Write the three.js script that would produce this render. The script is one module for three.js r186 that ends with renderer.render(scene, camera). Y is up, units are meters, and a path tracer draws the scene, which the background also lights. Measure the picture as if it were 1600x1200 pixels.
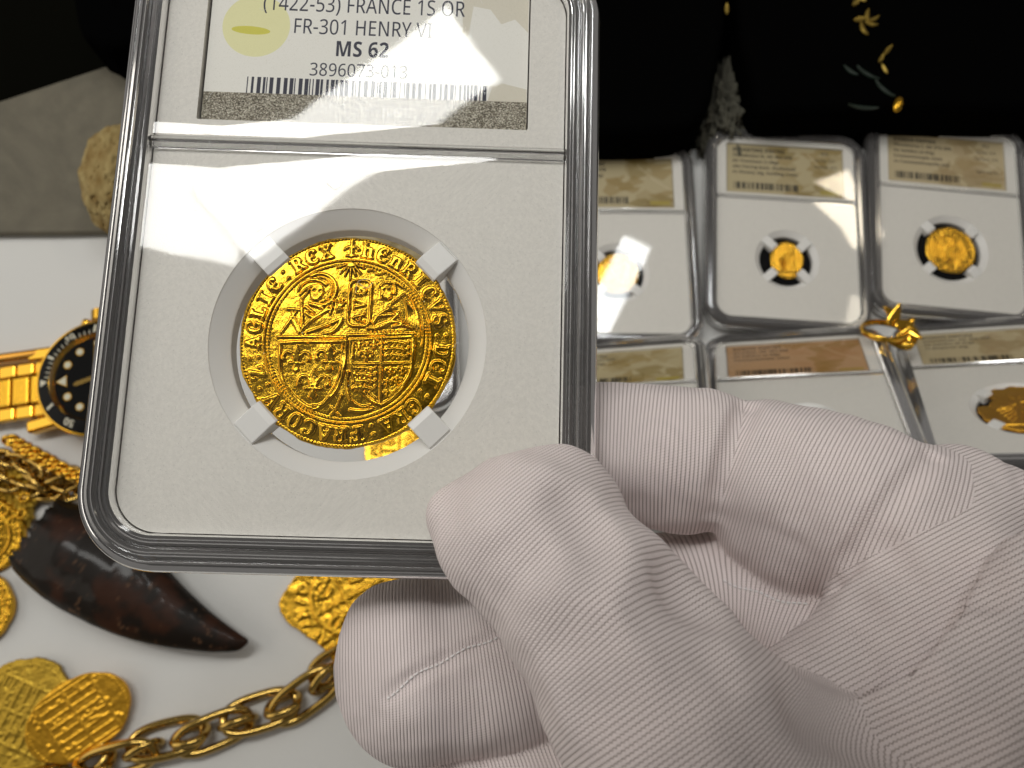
import * as THREE from 'three';
import { mergeGeometries, mergeVertices } from 'three/addons/utils/BufferGeometryUtils.js';
import { RoundedBoxGeometry } from 'three/addons/geometries/RoundedBoxGeometry.js';
import { RectAreaLightUniformsLib } from 'three/addons/lights/RectAreaLightUniformsLib.js';
import { createNoise3D, createNoise2D } from 'simplex-noise';

// ---------------------------------------------------------------- camera, room light, lamps, exposure
const scene = new THREE.Scene();
const FPX = 1203, PITCH = THREE.MathUtils.degToRad(75), EYE = new THREE.Vector3(0, 0.287, 0);
const FW = new THREE.Vector3(0, -Math.sin(PITCH), -Math.cos(PITCH)), RT = new THREE.Vector3(1, 0, 0), UPV = new THREE.Vector3(0, Math.cos(PITCH), -Math.sin(PITCH));
const camera = new THREE.PerspectiveCamera(2 * THREE.MathUtils.radToDeg(Math.atan(600 / FPX)), 4 / 3, 0.01, 20);
camera.position.copy(EYE); camera.up.copy(UPV); camera.lookAt(EYE.clone().add(FW));
camera.focus = 0.099; camera.userData.fStop = 38;
scene.add(camera);
const renderer = new THREE.WebGLRenderer({ antialias: true });
renderer.toneMapping = THREE.LinearToneMapping; renderer.toneMappingExposure = 1.12;
renderer.shadowMap.enabled = true;
RectAreaLightUniformsLib.init();
scene.background = new THREE.Color().setRGB(0.105, 0.1, 0.095);
// a lamp: housing, glowing panel and an area light of the same size just in front of it
function panelLamp(name, label, pos, along, towards, w, h, color, L) {
  const g = new THREE.Group(); g.name = name; g.userData = { label, category: 'lamp' };
  const Z = new THREE.Vector3(...towards).normalize(), Y = Z.clone().cross(new THREE.Vector3(...along)).normalize(), X = Y.clone().cross(Z);
  g.matrix.makeBasis(X, Y, Z).setPosition(...pos); g.matrix.decompose(g.position, g.quaternion, g.scale); scene.add(g);
  const c = new THREE.Color().setRGB(...color);
  const house = new THREE.Mesh(new RoundedBoxGeometry(w + 0.02, h + 0.02, 0.03, 2, 0.006), new THREE.MeshStandardMaterial({ color: 0x333333, roughness: 0.6 }));
  house.name = 'lamp_housing'; house.position.z = -0.018; house.castShadow = true; g.add(house);
  const glow = new THREE.Mesh(new THREE.PlaneGeometry(w, h), new THREE.MeshStandardMaterial({ color: 0x000000, emissive: c, emissiveIntensity: 0.5 }));
  glow.name = 'lamp_glow'; glow.position.z = 0.001; g.add(glow);
  const l = new THREE.RectAreaLight(c, L, w, h); l.name = 'lamp_light'; l.position.z = 0.003; l.rotation.y = Math.PI; g.add(l);
}
panelLamp('bench_lamp', 'white strip bench lamp over the table, outside the frame', [-0.129, 0.8, -0.296], [-0.23, 0, 0.18], [0, -1, 0], 0.29, 0.085, [1, 0.995, 0.96], 16.5);
panelLamp('bench_lamp_001', 'broad white bench lamp beside the strip lamp, outside the frame', [-0.352, 0.806, -0.238], [-0.107, 0, -0.02], [0, -1, 0], 0.26, 0.085, [1, 0.995, 0.96], 15);
panelLamp('desk_lamp', 'small white strip lamp over the right of the table, outside the frame', [0.145, 0.8, -0.42], [-0.05, 0, 0.1], [0, -1, 0], 0.2, 0.045, [0.98, 1, 1], 22);
panelLamp('ceiling_lamp', 'warm ceiling lamp at the right, outside the frame', [0.518, 0.8, -0.565], [0.4, 0, 1], [0, -1, 0], 0.12, 0.055, [1, 0.88, 0.68], 19);
panelLamp('ceiling_lamp_001', 'small warm ceiling lamp at the right front, outside the frame', [0.56, 0.8, -0.37], [1, 0, 0.3], [0, -1, 0], 0.14, 0.07, [1, 0.9, 0.72], 8);
panelLamp('fill_lamp', 'large warm white lamp standing at the left of the table, outside the frame', [-0.85, 0.55, -0.05], [0, 0, -1], [0.9, -0.4, 0.02], 0.9, 0.7, [1, 0.94, 0.85], 0.75);  // unseen fill, added to raise the diffuse light without glare

{ // the phone that took the picture, held level behind its lens
  const g = new THREE.Group(); g.name = 'phone'; g.userData = { label: 'dark phone held above the table, outside the frame', category: 'phone' }; g.quaternion.copy(camera.quaternion); g.position.copy(EYE); scene.add(g);
  const b = new THREE.Mesh(new RoundedBoxGeometry(0.147, 0.071, 0.008, 4, 0.0035), new THREE.MeshStandardMaterial({ color: 0x222226, roughness: 0.4 })); b.name = 'phone_body'; b.position.set(0.0425, 0.0165, 0.008); b.castShadow = true; g.add(b);
}
// ---------------------------------------------------------------- helpers
const MM = 0.001;
const V = (x, y, z) => new THREE.Vector3(x, y, z);
let seed = 7; const rnd = () => { seed = (seed + 0x6d2b79f5) | 0; let t = Math.imul(seed ^ (seed >>> 15), 1 | seed); t = (t + Math.imul(t ^ (t >>> 7), 61 | t)) ^ t; return ((t ^ (t >>> 14)) >>> 0) / 4294967296; };
const N3 = createNoise3D(rnd), N2 = createNoise2D(rnd);
const fbm2 = (x, y, o = 4) => { let s = 0, a = 1, n = 0; for (let i = 0; i < o; i++) { s += a * N2(x, y); n += a; a *= 0.5; x = x * 2.03 + 7.1; y = y * 2.03 + 3.3; } return s / n; };
const fbm3 = (x, y, z, o = 4) => { let s = 0, a = 1, n = 0; for (let i = 0; i < o; i++) { s += a * N3(x, y, z); n += a; a *= 0.5; x = x * 2.03 + 7.1; y = y * 2.03; z = z * 2.03 + 1.7; } return s / n; };
const clamp = (x, a, b) => Math.min(b, Math.max(a, x)), lerp = (a, b, t) => a + (b - a) * t, sst = THREE.MathUtils.smoothstep;
const used = {};
const numbered = (n) => { const k = used[n] = (used[n] ?? -1) + 1; return k ? n + '_' + String(k).padStart(3, '0') : n; };
const ray = (px, py) => FW.clone().addScaledVector(RT, (px - 800) / FPX).addScaledVector(UPV, -(py - 600) / FPX);
const at = (px, py, depthMM) => EYE.clone().addScaledVector(ray(px, py), depthMM * MM);
const onPlane = (px, py, hMM = 0) => { const d = ray(px, py); return EYE.clone().addScaledVector(d, (hMM * MM - EYE.y) / d.y); };
function thing(name, label, category, pos = V(0, 0, 0), group) {
  const o = new THREE.Group(); o.name = numbered(name); o.position.copy(pos); o.userData = { label, category }; if (group) o.userData.group = group; scene.add(o); return o;
}
function mesh(name, geo, mat, parent, mm = true) {          // geometry in millimetres
  if (mm) geo.scale(MM, MM, MM);
  const m = new THREE.Mesh(geo, mat); m.name = name; m.castShadow = m.receiveShadow = true; parent.add(m); return m;
}
function struct(name, geo, mat, mm = true) { const m = mesh(name, geo, mat, scene, mm); m.userData.kind = 'structure'; return m; }
const tagged = (m, label, category, group) => { m.name = numbered(m.name); m.userData = { label, category }; if (group) m.userData.group = group; return m; };
function canvasTex(w, h, draw, srgb = true) {
  const c = document.createElement('canvas'); c.width = w; c.height = h; draw(c.getContext('2d'), w, h);
  const t = new THREE.CanvasTexture(c); if (srgb) t.colorSpace = THREE.SRGBColorSpace; t.wrapS = t.wrapT = THREE.ClampToEdgeWrapping; t.anisotropy = 8; return t;
}
function dataTex(w, h, f, ch = 1, srgb = false) {
  const d = new Uint8Array(w * h * 4);
  for (let y = 0; y < h; y++) for (let x = 0; x < w; x++) { const v = f(x / w, y / h, x, y), i = (y * w + x) * 4; for (let c = 0; c < 3; c++) d[i + c] = clamp(Math.round((ch === 1 ? v : v[c]) * 255), 0, 255); d[i + 3] = 255; }
  const t = new THREE.DataTexture(d, w, h); t.wrapS = t.wrapT = THREE.RepeatWrapping; t.magFilter = THREE.LinearFilter; t.minFilter = THREE.LinearMipmapLinearFilter; t.generateMipmaps = true; if (srgb) t.colorSpace = THREE.SRGBColorSpace; t.needsUpdate = true; return t;
}
const rgb = (r, g, b) => new THREE.Color().setRGB(r, g, b);
const SM = (o) => new THREE.MeshStandardMaterial(o), PM = (o) => new THREE.MeshPhysicalMaterial(o);
// periodic noise tile
const tileNoise = (u, v, f, oct = 3, s = 0) => { const a = u * 2 * Math.PI, b = v * 2 * Math.PI, R = f / (2 * Math.PI); let t = 0, am = 1, n = 0, q = R; for (let i = 0; i < oct; i++) { t += am * N3(Math.cos(a) * q + s, Math.sin(a) * q + Math.cos(b) * q, Math.sin(b) * q - s); n += am; am *= 0.55; q *= 2; } return t / n; };

// ---------------------------------------------------------------- materials
const grainTex = dataTex(512, 512, (u, v) => 0.5 + 0.35 * tileNoise(u, v, 60, 3) + (rnd() - 0.5) * 0.35);
const rep = (t, n) => { const c = t.clone(); c.repeat.set(n, n); c.needsUpdate = true; return c; };
const plasticMap = dataTex(512, 512, (u, v) => { const s = rnd() < 0.002 ? -0.25 : rnd() < 0.002 ? 0.1 : 0; const t = 0.86 + 0.03 * tileNoise(u, v, 40, 3, 4) + (rnd() - 0.5) * 0.035 + s; return [t, t * 0.985, t * 0.95]; }, 3, true);
const M = {};
M.insert = SM({ color: 0xffffff, map: rep(plasticMap, 1 / 0.03), roughness: 0.55, bumpMap: rep(grainTex, 1 / 0.012), bumpScale: 0.00003 });
M.prong = PM({ color: rgb(0.78, 0.77, 0.74), roughness: 0.4 });
M.caseGlass = PM({ color: rgb(0.6, 0.58, 0.57), roughness: 0.08, transmission: 0.86, thickness: 0.004, ior: 1.42, attenuationColor: rgb(0.9, 0.89, 0.88), attenuationDistance: 0.006 });
M.clearBar = PM({ color: 0xffffff, roughness: 0.04, transmission: 1, thickness: 0.001, ior: 1.45 });
M.pane = PM({ color: 0xffffff, roughness: 0.035, transmission: 1, thickness: 0, ior: 1.45 });
M.gold = PM({ color: rgb(0.7, 0.39, 0.035), metalness: 1, roughness: 0.24, bumpMap: rep(grainTex, 1 / 0.006), bumpScale: 0.00002 });
M.goldBright = PM({ color: rgb(0.82, 0.47, 0.055), metalness: 1, roughness: 0.16 });
M.goldSoft = PM({ color: rgb(0.85, 0.45, 0.04), metalness: 1, roughness: 0.4 });
M.goldDull = PM({ color: rgb(0.42, 0.27, 0.035), metalness: 1, roughness: 0.4 });
M.goldLeaf = PM({ color: rgb(0.4, 0.28, 0.06), metalness: 0.9, roughness: 0.45 });
M.goldPale = PM({ color: rgb(0.48, 0.31, 0.08), metalness: 1, roughness: 0.14 });
M.black = SM({ color: rgb(0.004, 0.004, 0.004), roughness: 1, });
M.black.specularIntensity = 0;
M.velvet = PM({ color: rgb(0.0012, 0.0012, 0.0012), roughness: 1, specularIntensity: 0.02 });

// ---------------------------------------------------------------- relief helpers
class Height {                                               // a float picture in [-1, 1] x [-1, 1]
  constructor(n) { this.n = n; this.d = new Float32Array(n * n); }
  static draw(n, f, blur = 2, gain = 1) {
    const c = document.createElement('canvas'); c.width = c.height = n; const g = c.getContext('2d');
    g.fillStyle = '#000'; g.fillRect(0, 0, n, n); g.translate(n / 2, n / 2); g.scale(n / 2, n / 2); g.lineCap = g.lineJoin = 'round'; g.strokeStyle = g.fillStyle = '#fff'; f(g);
    const px = g.getImageData(0, 0, n, n).data, h = new Height(n);
    for (let i = 0; i < n * n; i++) h.d[i] = px[i * 4] / 255 * gain;
    for (let k = 0; k < 2; k++) h.blur(blur);
    return h;
  }
  blur(r) { const n = this.n, t = new Float32Array(n * n), w = 2 * r + 1; for (const [s, e] of [[1, n], [n, 1]]) { for (let j = 0; j < n; j++) { let sum = 0; const o = j * e; for (let i = -r; i <= r; i++) sum += this.d[o + clamp(i, 0, n - 1) * s]; for (let i = 0; i < n; i++) { t[o + i * s] = sum / w; sum += this.d[o + Math.min(n - 1, i + r + 1) * s] - this.d[o + Math.max(0, i - r) * s]; } } this.d.set(t); } }
  get(x, y) { const n = this.n, fx = clamp((x + 1) / 2 * n - 0.5, 0, n - 1.001), fy = clamp((1 - y) / 2 * n - 0.5, 0, n - 1.001), ix = fx | 0, iy = fy | 0, a = fx - ix, b = fy - iy, d = this.d, o = iy * n + ix; return lerp(lerp(d[o], d[o + 1], a), lerp(d[o + n], d[o + n + 1], a), b); }
}
// a coin lying in the xy plane, face towards +z; outline(angle) gives its radius in mm; h(x, y) with x, y in radii
function coinGeo(R, thick, outline, h, rings, segs, curve = 0) {
  const pos = [], idx = [], uv = [];
  const add = (x, y, z) => { pos.push(x, y, z); uv.push(x * MM, y * MM); };
  for (let i = 0; i <= rings; i++) for (let j = 0; j < segs; j++) {
    const a = j / segs * 2 * Math.PI, t = i / rings, r = outline(a) * t, x = r * Math.cos(a), y = r * Math.sin(a), rim = t > 0.985 ? (t - 0.985) / 0.015 : 0;
    add(x, y, thick / 2 + h(x / R, y / R) * (1 - rim * 0.6) - rim * rim * 0.12 + curve * t * t);
  }
  for (const [z, s] of [[0, 1.004], [-thick / 2 + 0.08, 1.0], [-thick / 2, 0.985], [-thick / 2, 0]]) for (let j = 0; j < segs; j++) { const a = j / segs * 2 * Math.PI, r = outline(a) * s; add(r * Math.cos(a), r * Math.sin(a), z + curve); }
  const rows = rings + 5;
  for (let i = 0; i < rows - 1; i++) for (let j = 0; j < segs; j++) { const a = i * segs + j, b = i * segs + (j + 1) % segs, c = a + segs, d = b + segs; idx.push(a, c, b, b, c, d); }
  const g = new THREE.BufferGeometry(); g.setAttribute('position', new THREE.Float32BufferAttribute(pos, 3)); g.setAttribute('uv', new THREE.Float32BufferAttribute(uv, 2)); g.setIndex(idx); g.computeVertexNormals(); return g;
}
// closed profile [[offset outward, z], ...] swept round a rounded rectangle
function ringGeo(x0, x1, y0, y1, r, profile, n = 14) {
  const path = [], cs = [[x1 - r, y1 - r, 0], [x0 + r, y1 - r, 1], [x0 + r, y0 + r, 2], [x1 - r, y0 + r, 3]];
  for (const [cx, cy, q] of cs) for (let i = 0; i <= n; i++) { const a = (q + i / n) * Math.PI / 2; path.push([cx + r * Math.cos(a), cy + r * Math.sin(a), Math.cos(a), Math.sin(a)]); }
  const P = path.length, K = profile.length, pos = [], idx = [];
  for (const [x, y, nx, ny] of path) for (const [d, z] of profile) pos.push(x + nx * d, y + ny * d, z);
  for (let i = 0; i < P; i++) for (let k = 0; k < K; k++) { const a = i * K + k, b = i * K + (k + 1) % K, c = ((i + 1) % P) * K + k, d = ((i + 1) % P) * K + (k + 1) % K; idx.push(a, c, b, b, c, d); }
  let g = new THREE.BufferGeometry(); g.setAttribute('position', new THREE.Float32BufferAttribute(pos, 3)); g.setIndex(idx);
  return crease(g, 0.6);
}
function crease(g, angle) {                                  // flat-ish normals across sharp edges
  g = g.index ? g.toNonIndexed() : g;
  const p = g.attributes.position, n = p.count, nor = new Float32Array(n * 3), face = [], map = new Map(), key = (i) => Math.round(p.getX(i) * 2e3) + ',' + Math.round(p.getY(i) * 2e3) + ',' + Math.round(p.getZ(i) * 2e3);
  const a = V(), b = V(), c = V();
  for (let f = 0; f < n / 3; f++) { a.fromBufferAttribute(p, f * 3); b.fromBufferAttribute(p, f * 3 + 1).sub(a); c.fromBufferAttribute(p, f * 3 + 2).sub(a); const m = b.clone().cross(c); m.userLen = m.length(); face.push(m); for (let k = 0; k < 3; k++) { const q = key(f * 3 + k); if (!map.has(q)) map.set(q, []); map.get(q).push(f); } }
  const cosA = Math.cos(angle);
  for (let i = 0; i < n; i++) { const f = face[i / 3 | 0], s = V(); for (const o of map.get(key(i))) { const m = face[o]; if (m.dot(f) >= cosA * m.userLen * f.userLen) s.add(m); } s.normalize(); nor[i * 3] = s.x; nor[i * 3 + 1] = s.y; nor[i * 3 + 2] = s.z; }
  g.setAttribute('normal', new THREE.BufferAttribute(nor, 3)); return g;
}
function planeUV(g) { const p = g.attributes.position, u = new Float32Array(p.count * 2); for (let i = 0; i < p.count; i++) { u[i * 2] = p.getX(i) * MM; u[i * 2 + 1] = p.getY(i) * MM; } g.setAttribute('uv', new THREE.BufferAttribute(u, 2)); return g; }
function sheet(x0, x1, y0, y1, nx, ny, zf) {
  const g = new THREE.PlaneGeometry(x1 - x0, y1 - y0, nx, ny); g.translate((x0 + x1) / 2, (y0 + y1) / 2, 0); const p = g.attributes.position; for (let i = 0; i < p.count; i++) p.setZ(i, zf(p.getX(i), p.getY(i))); g.computeVertexNormals(); return g;
}
function roundRect(x0, x1, y0, y1, r, path = new THREE.Shape()) {
  path.moveTo(x0 + r, y0); path.lineTo(x1 - r, y0); path.absarc(x1 - r, y0 + r, r, -Math.PI / 2, 0); path.lineTo(x1, y1 - r); path.absarc(x1 - r, y1 - r, r, 0, Math.PI / 2); path.lineTo(x0 + r, y1); path.absarc(x0 + r, y1 - r, r, Math.PI / 2, Math.PI); path.lineTo(x0, y0 + r); path.absarc(x0 + r, y0 + r, r, Math.PI, Math.PI * 1.5); return path;
}
const extrude = (s, depth, o = {}) => new THREE.ExtrudeGeometry(s, { depth, bevelEnabled: false, curveSegments: 24, ...o });
const axisZ = (g) => g.rotateX(Math.PI / 2);                  // lathe about y -> about z

// ---------------------------------------------------------------- coin holder (x right, y up, z towards the viewer, origin at the coin's centre on the face of the insert)
const HX = 27.6, YB = -25.07, YD = 26.4, YT = 52.4;
const PROFILE_FINE = [[0, -5.6], [0, 0.9], [0.2, 1.45], [0.55, 1.6], [0.7, 1.35], [0.95, 1.35], [1.1, 1.65], [1.35, 1.62], [1.5, 1.1], [1.62, 0.95], [1.78, 1.1], [1.9, 1.75], [2.1, 1.9], [2.3, 1.72], [2.5, 1.72], [2.65, 1.88], [3.0, 1.8], [3.15, 1.3], [3.4, 1.05], [3.55, 1.22], [3.8, 1.12], [4.0, 0.85], [4.3, 0.7], [4.5, 0.35], [4.7, -0.2], [4.66, -1.0], [4.5, -1.15], [4.5, -1.35], [4.66, -1.5], [4.65, -2.0], [4.35, -2.15], [4.35, -2.45], [4.7, -2.65], [4.66, -3.4], [4.5, -3.55], [4.64, -3.7], [4.58, -4.6], [4.2, -5.5], [3.6, -5.9], [2.9, -5.9], [2.7, -5.6], [2.4, -5.6], [2.2, -5.9], [1.5, -5.9], [1.3, -5.3], [0.9, -5.3], [0.7, -5.9], [0.3, -5.9]];
const PROFILE_PLAIN = [[0, -5.6], [0, 1.0], [0.5, 1.7], [1.5, 1.7], [1.7, 1.2], [2.2, 1.2], [2.4, 1.8], [3.4, 1.7], [4.3, 0.9], [4.7, -0.3], [4.65, -1.9], [4.35, -2.3], [4.7, -2.7], [4.6, -4.6], [4.1, -5.7], [0.4, -5.9]];
function holder(o, { fine, holeR, innerR, label, labelRect, black_disc, prongR, labelNames }) {
  mesh('case_frame', ringGeo(-HX - 0.12, HX + 0.12, YB - 0.12, YT + 0.12, 5.6, fine ? PROFILE_FINE : PROFILE_PLAIN, fine ? 28 : 12), M.caseGlass, o);
  const s = roundRect(-HX, HX, YB, YT, 5.5); const hole = new THREE.Path(); hole.absarc(0, 0, holeR, 0, Math.PI * 2, true); s.holes.push(hole);
  const [lx0, lx1, ly0, ly1] = labelRect; s.holes.push(roundRect(lx0 - 0.35, lx1 + 0.2, ly0 - 0.25, ly1 + 0.25, 0.3, new THREE.Path()));
  const g = extrude(s, 1.2, { curveSegments: 64 }); g.translate(0, 0, -1.2);
  const ins = mesh('insert', planeUV(g), M.insert, o);
  // stepped round opening
  const lat = new THREE.LatheGeometry([[holeR, -0.02], [holeR - 0.12, -0.18], [innerR + 0.15, -1.55], [innerR, -1.75], [innerR, -3.9], [innerR + 0.6, -4.1], [holeR, -1.25], [holeR, -0.02]].map(([r, z]) => new THREE.Vector2(r, z)), 96);
  mesh('opening', crease(mergeVertices(axisZ(lat).deleteAttribute('uv')), 0.5), M.prong, ins);
  const back = new THREE.Shape(); roundRect(-HX, HX, YB, YT, 5.5, back); const bh = new THREE.Path(); bh.absarc(0, 0, innerR + 0.3, 0, Math.PI * 2, true); back.holes.push(bh);
  mesh('back_insert', planeUV(extrude(back, 0.6, { curveSegments: 48 }).translate(0, 0, -4.7)), M.insert, o);
  for (let k = 0; k < 4; k++) {
    const ps = new THREE.Shape([[prongR, 0.1], [prongR - 0.25, -0.25], [prongR + 0.05, -0.9], [prongR + 0.1, -2.6], [holeR - 0.4, -2.2], [holeR - 0.1, -0.45], [holeR - 0.5, 0.0], [prongR + 0.8, 0.3]].map(([r, z]) => new THREE.Vector2(r, z)));
    const w = fine ? 3.6 : holeR * 0.27, pg = new THREE.ExtrudeGeometry(ps, { depth: w - 0.3, bevelEnabled: true, bevelSize: 0.15, bevelThickness: 0.15, bevelSegments: 2 });
    pg.translate(0, 0, -(w - 0.3) / 2); pg.rotateX(Math.PI / 2); pg.rotateZ(Math.PI / 4 + k * Math.PI / 2);
    mesh('prong', pg, M.prong, ins);
  }
  if (black_disc) mesh('black_disc', axisZ(new THREE.CylinderGeometry(innerR + 0.2, innerR + 0.2, 0.3, 40)).translate(0, 0, -3.7), M.black, o);  // plain black disc that keeps the gaps round the coin dark
  const lm = label ? SM({ map: label, roughness: 0.6 }) : M.insert;
  const lg = new THREE.BoxGeometry(lx1 - lx0, ly1 - ly0, 0.25); lg.translate((lx0 + lx1) / 2, (ly0 + ly1) / 2, -0.75);
  const lab = mesh('label', lg, [M.insert, M.insert, M.insert, M.insert, lm, M.insert], o);
  // divider: clear ridged bar across the case
  const ds = new THREE.Shape([[-0.85, 0.3], [-0.85, 0.75], [-0.6, 0.95], [-0.32, 1.0], [-0.22, 0.75], [-0.08, 0.75], [0.02, 1.25], [0.35, 1.35], [0.55, 0.95], [0.85, 0.7], [0.85, 0.3]].map(([y, z]) => new THREE.Vector2(y, z)));
  const dg = extrude(ds, 2 * HX - 0.1); dg.rotateZ(Math.PI / 2); dg.rotateY(Math.PI / 2); // along x
  const fix = dg; const bb = new THREE.Box3().setFromBufferAttribute(fix.attributes.position), ce = bb.getCenter(V());
  fix.translate(-ce.x, YD - ce.y, 0.2 - bb.min.z);
  mesh('divider_bar', crease(fix.deleteAttribute('uv').deleteAttribute('normal'), 0.5), M.clearBar, o);
  const bend = 0.024, reach = 2.6, roll = (t) => t < reach ? -0.5 * bend * (reach - t) ** 2 : 0;
  const wob = (x, y) => 0.004 * N2(x * 0.06, y * 0.06) + 0.0012 * N2(x * 0.21 + 5, y * 0.19);
  const f = fine ? 1 : 0.15;
  mesh('front_window', sheet(-HX + 0.05, HX - 0.05, YB + 0.05, YD - 0.95, fine ? 140 : 8, fine ? 200 : 10, (x, y) => 1.0 + roll(YD - 0.95 - y) * 1 + f * wob(x, y)), M.pane, o);
  mesh('front_window', sheet(-HX + 0.05, HX - 0.05, YD + 0.95, YT - 0.05, fine ? 140 : 8, fine ? 120 : 8, (x, y) => 1.0 + roll(y - YD - 0.95) + f * wob(x, y + 90)), M.pane, o);
  if (!black_disc) mesh('back_window', new THREE.CircleGeometry(innerR + 0.2, 48).translate(0, 0, -4.85), M.pane, o);
  return o;
}
function place(o, X, Y, origin) { const Z = X.clone().cross(Y).normalize(), y = Z.clone().cross(X); o.matrix.makeBasis(X.clone().normalize(), y.normalize(), Z).setPosition(origin); o.matrix.decompose(o.position, o.quaternion, o.scale); }
const camDir = (x, y, z) => RT.clone().multiplyScalar(x).addScaledVector(UPV, -y).addScaledVector(FW, z);

// label prints
function bars(g, x, y, w, h, n, s0) { let s = s0; const r = () => (s = (s * 16807) % 2147483647) / 2147483647; const ws = []; for (let i = 0; i < n; i++) ws.push([0.6 + Math.floor(r() * 3) * 0.8, 0.6 + Math.floor(r() * 3) * 0.7]); const tot = ws.reduce((a, b) => a + b[0] + b[1], 0); let q = x; for (const [a, b] of ws) { g.fillRect(q, y, a / tot * w, h); q += (a + b) / tot * w; } }
const MAINLAB = [-22.0, 22.45, 30.3, 52.2];
const mainLabel = canvasTex(1334, 657, (g, w, h) => {
  const S = 30, X = (x) => (x - MAINLAB[0]) * S, Y = (y) => h - (y - MAINLAB[2]) * S;
  g.fillStyle = '#e6e4dc'; g.fillRect(0, 0, w, h);
  // faint tan map print at the right
  g.fillStyle = 'rgba(186,172,142,0.4)';
  const blob = (pts) => { g.beginPath(); pts.forEach(([x, y], i) => i ? g.lineTo(X(x), Y(y)) : g.moveTo(X(x), Y(y))); g.fill(); };
  blob([[13, 52.2], [22.4, 52.2], [22.4, 45], [20.5, 47], [18.6, 46.2], [17, 48.4], [14.6, 48.8], [14, 44], [13.2, 44.5]]); blob([[17.6, 36.6], [19, 37.2], [22.4, 36.4], [22.4, 34.4], [17, 34.4]]);
  for (let i = 0; i < 9000; i++) { g.fillStyle = rnd() < 0.5 ? 'rgba(120,110,80,0.08)' : 'rgba(255,255,250,0.10)'; g.fillRect(rnd() * w, rnd() * h, 3, 3); }
  g.fillStyle = 'rgba(222,218,120,0.5)'; g.beginPath(); g.arc(X(-15.6), Y(44.6), 4.7 * S, 0, 7); g.fill();
  g.fillStyle = 'rgba(196,190,40,0.75)'; g.beginPath(); g.ellipse(X(-16.3), Y(43.9), 2.7 * S, 0.62 * S, 0.05, 0, 7); g.fill();
  g.fillStyle = '#16172e'; g.textAlign = 'center';
  const txt = (s, x, y, cap, width, font) => { g.font = font.replace('#', String(cap / 0.714 * S)); const m = g.measureText(s).width; g.save(); g.translate(X(x), Y(y)); g.scale(width * S / m, 1); g.fillText(s, 0, 0); g.restore(); };
  txt('(1422-53) FRANCE 1S OR', -0.75, 47.15, 2.35, 28.4, '#px sans-serif');
  txt('FR-301 HENRY VI', -0.75, 43.7, 2.25, 19.6, '#px sans-serif');
  txt('MS 62', -0.7, 40.45, 2.3, 7.6, 'bold #px sans-serif');
  txt('3896073-013', -0.95, 37.4, 1.9, 13.7, '#px sans-serif');
  g.save(); g.translate(X(-16.2), Y(36.9)); g.rotate(0.004); bars(g, 0, 0, 33.5 * S, 2.65 * S, 50, 4711); g.restore();
});
const foilTex = canvasTex(1334, 126, (g, w, h) => {
  g.fillStyle = '#8d8676'; g.fillRect(0, 0, w, h);
  for (let i = 0; i < 26000; i++) { const t = rnd(); g.fillStyle = t < 0.5 ? `rgba(60,54,44,${0.2 + rnd() * 0.4})` : `rgba(230,226,210,${0.15 + rnd() * 0.45})`; g.fillRect(rnd() * w, rnd() * h, 2 + rnd() * 5, 2 + rnd() * 3); }
  g.fillStyle = 'rgba(235,232,220,0.35)'; g.font = 'bold 60px sans-serif'; g.textAlign = 'center'; g.fillText('NGC', w * 0.6, h * 0.7);
});
function smallLabel(lines, right, tint, s0) {
  return canvasTex(640, 310, (g, w, h) => {
    g.fillStyle = tint[0]; g.fillRect(0, 0, w, h);
    let s = s0; const r = () => (s = (s * 16807) % 2147483647) / 2147483647;
    for (let k = 0; k < 16; k++) { g.fillStyle = tint[1 + (k % 3)]; g.globalAlpha = 0.45; g.beginPath(); let x = w * (0.5 + 0.5 * r()), y = h * r(); g.moveTo(x, y); for (let j = 0; j < 9; j++) { const a = j / 9 * 6.283; g.lineTo(x + Math.cos(a) * (25 + 85 * r()), y + Math.sin(a) * (18 + 62 * r())); } g.fill(); }
    g.globalAlpha = 0.5; g.strokeStyle = tint[4]; g.lineWidth = 9; g.beginPath(); g.moveTo(w * 0.7, h * 0.12); g.lineTo(w * 0.82, h * 0.4); g.lineTo(w * 0.97, h * 0.62); g.stroke(); g.globalAlpha = 1;
    g.fillStyle = '#15140e'; g.textBaseline = 'alphabetic';
    lines.forEach((t, i) => { g.font = 'bold ' + (i ? 27 : 31) + 'px sans-serif'; g.fillText(t, w * 0.05, h * 0.14 + i * 36); });
    right.forEach((t, i) => { g.font = (i ? 24 : 30) + 'px sans-serif'; g.textAlign = 'center'; g.fillText(t, w * 0.85, h * 0.13 + i * 42); }); g.textAlign = 'left';
    bars(g, w * 0.06, h * 0.78, w * 0.56, h * 0.14, 26, s0 + 5);
    g.fillStyle = tint[5]; g.globalAlpha = 0.8; g.fillRect(w * 0.8, h * 0.86, w * 0.17, h * 0.08); g.globalAlpha = 1;
  });
}

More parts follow.
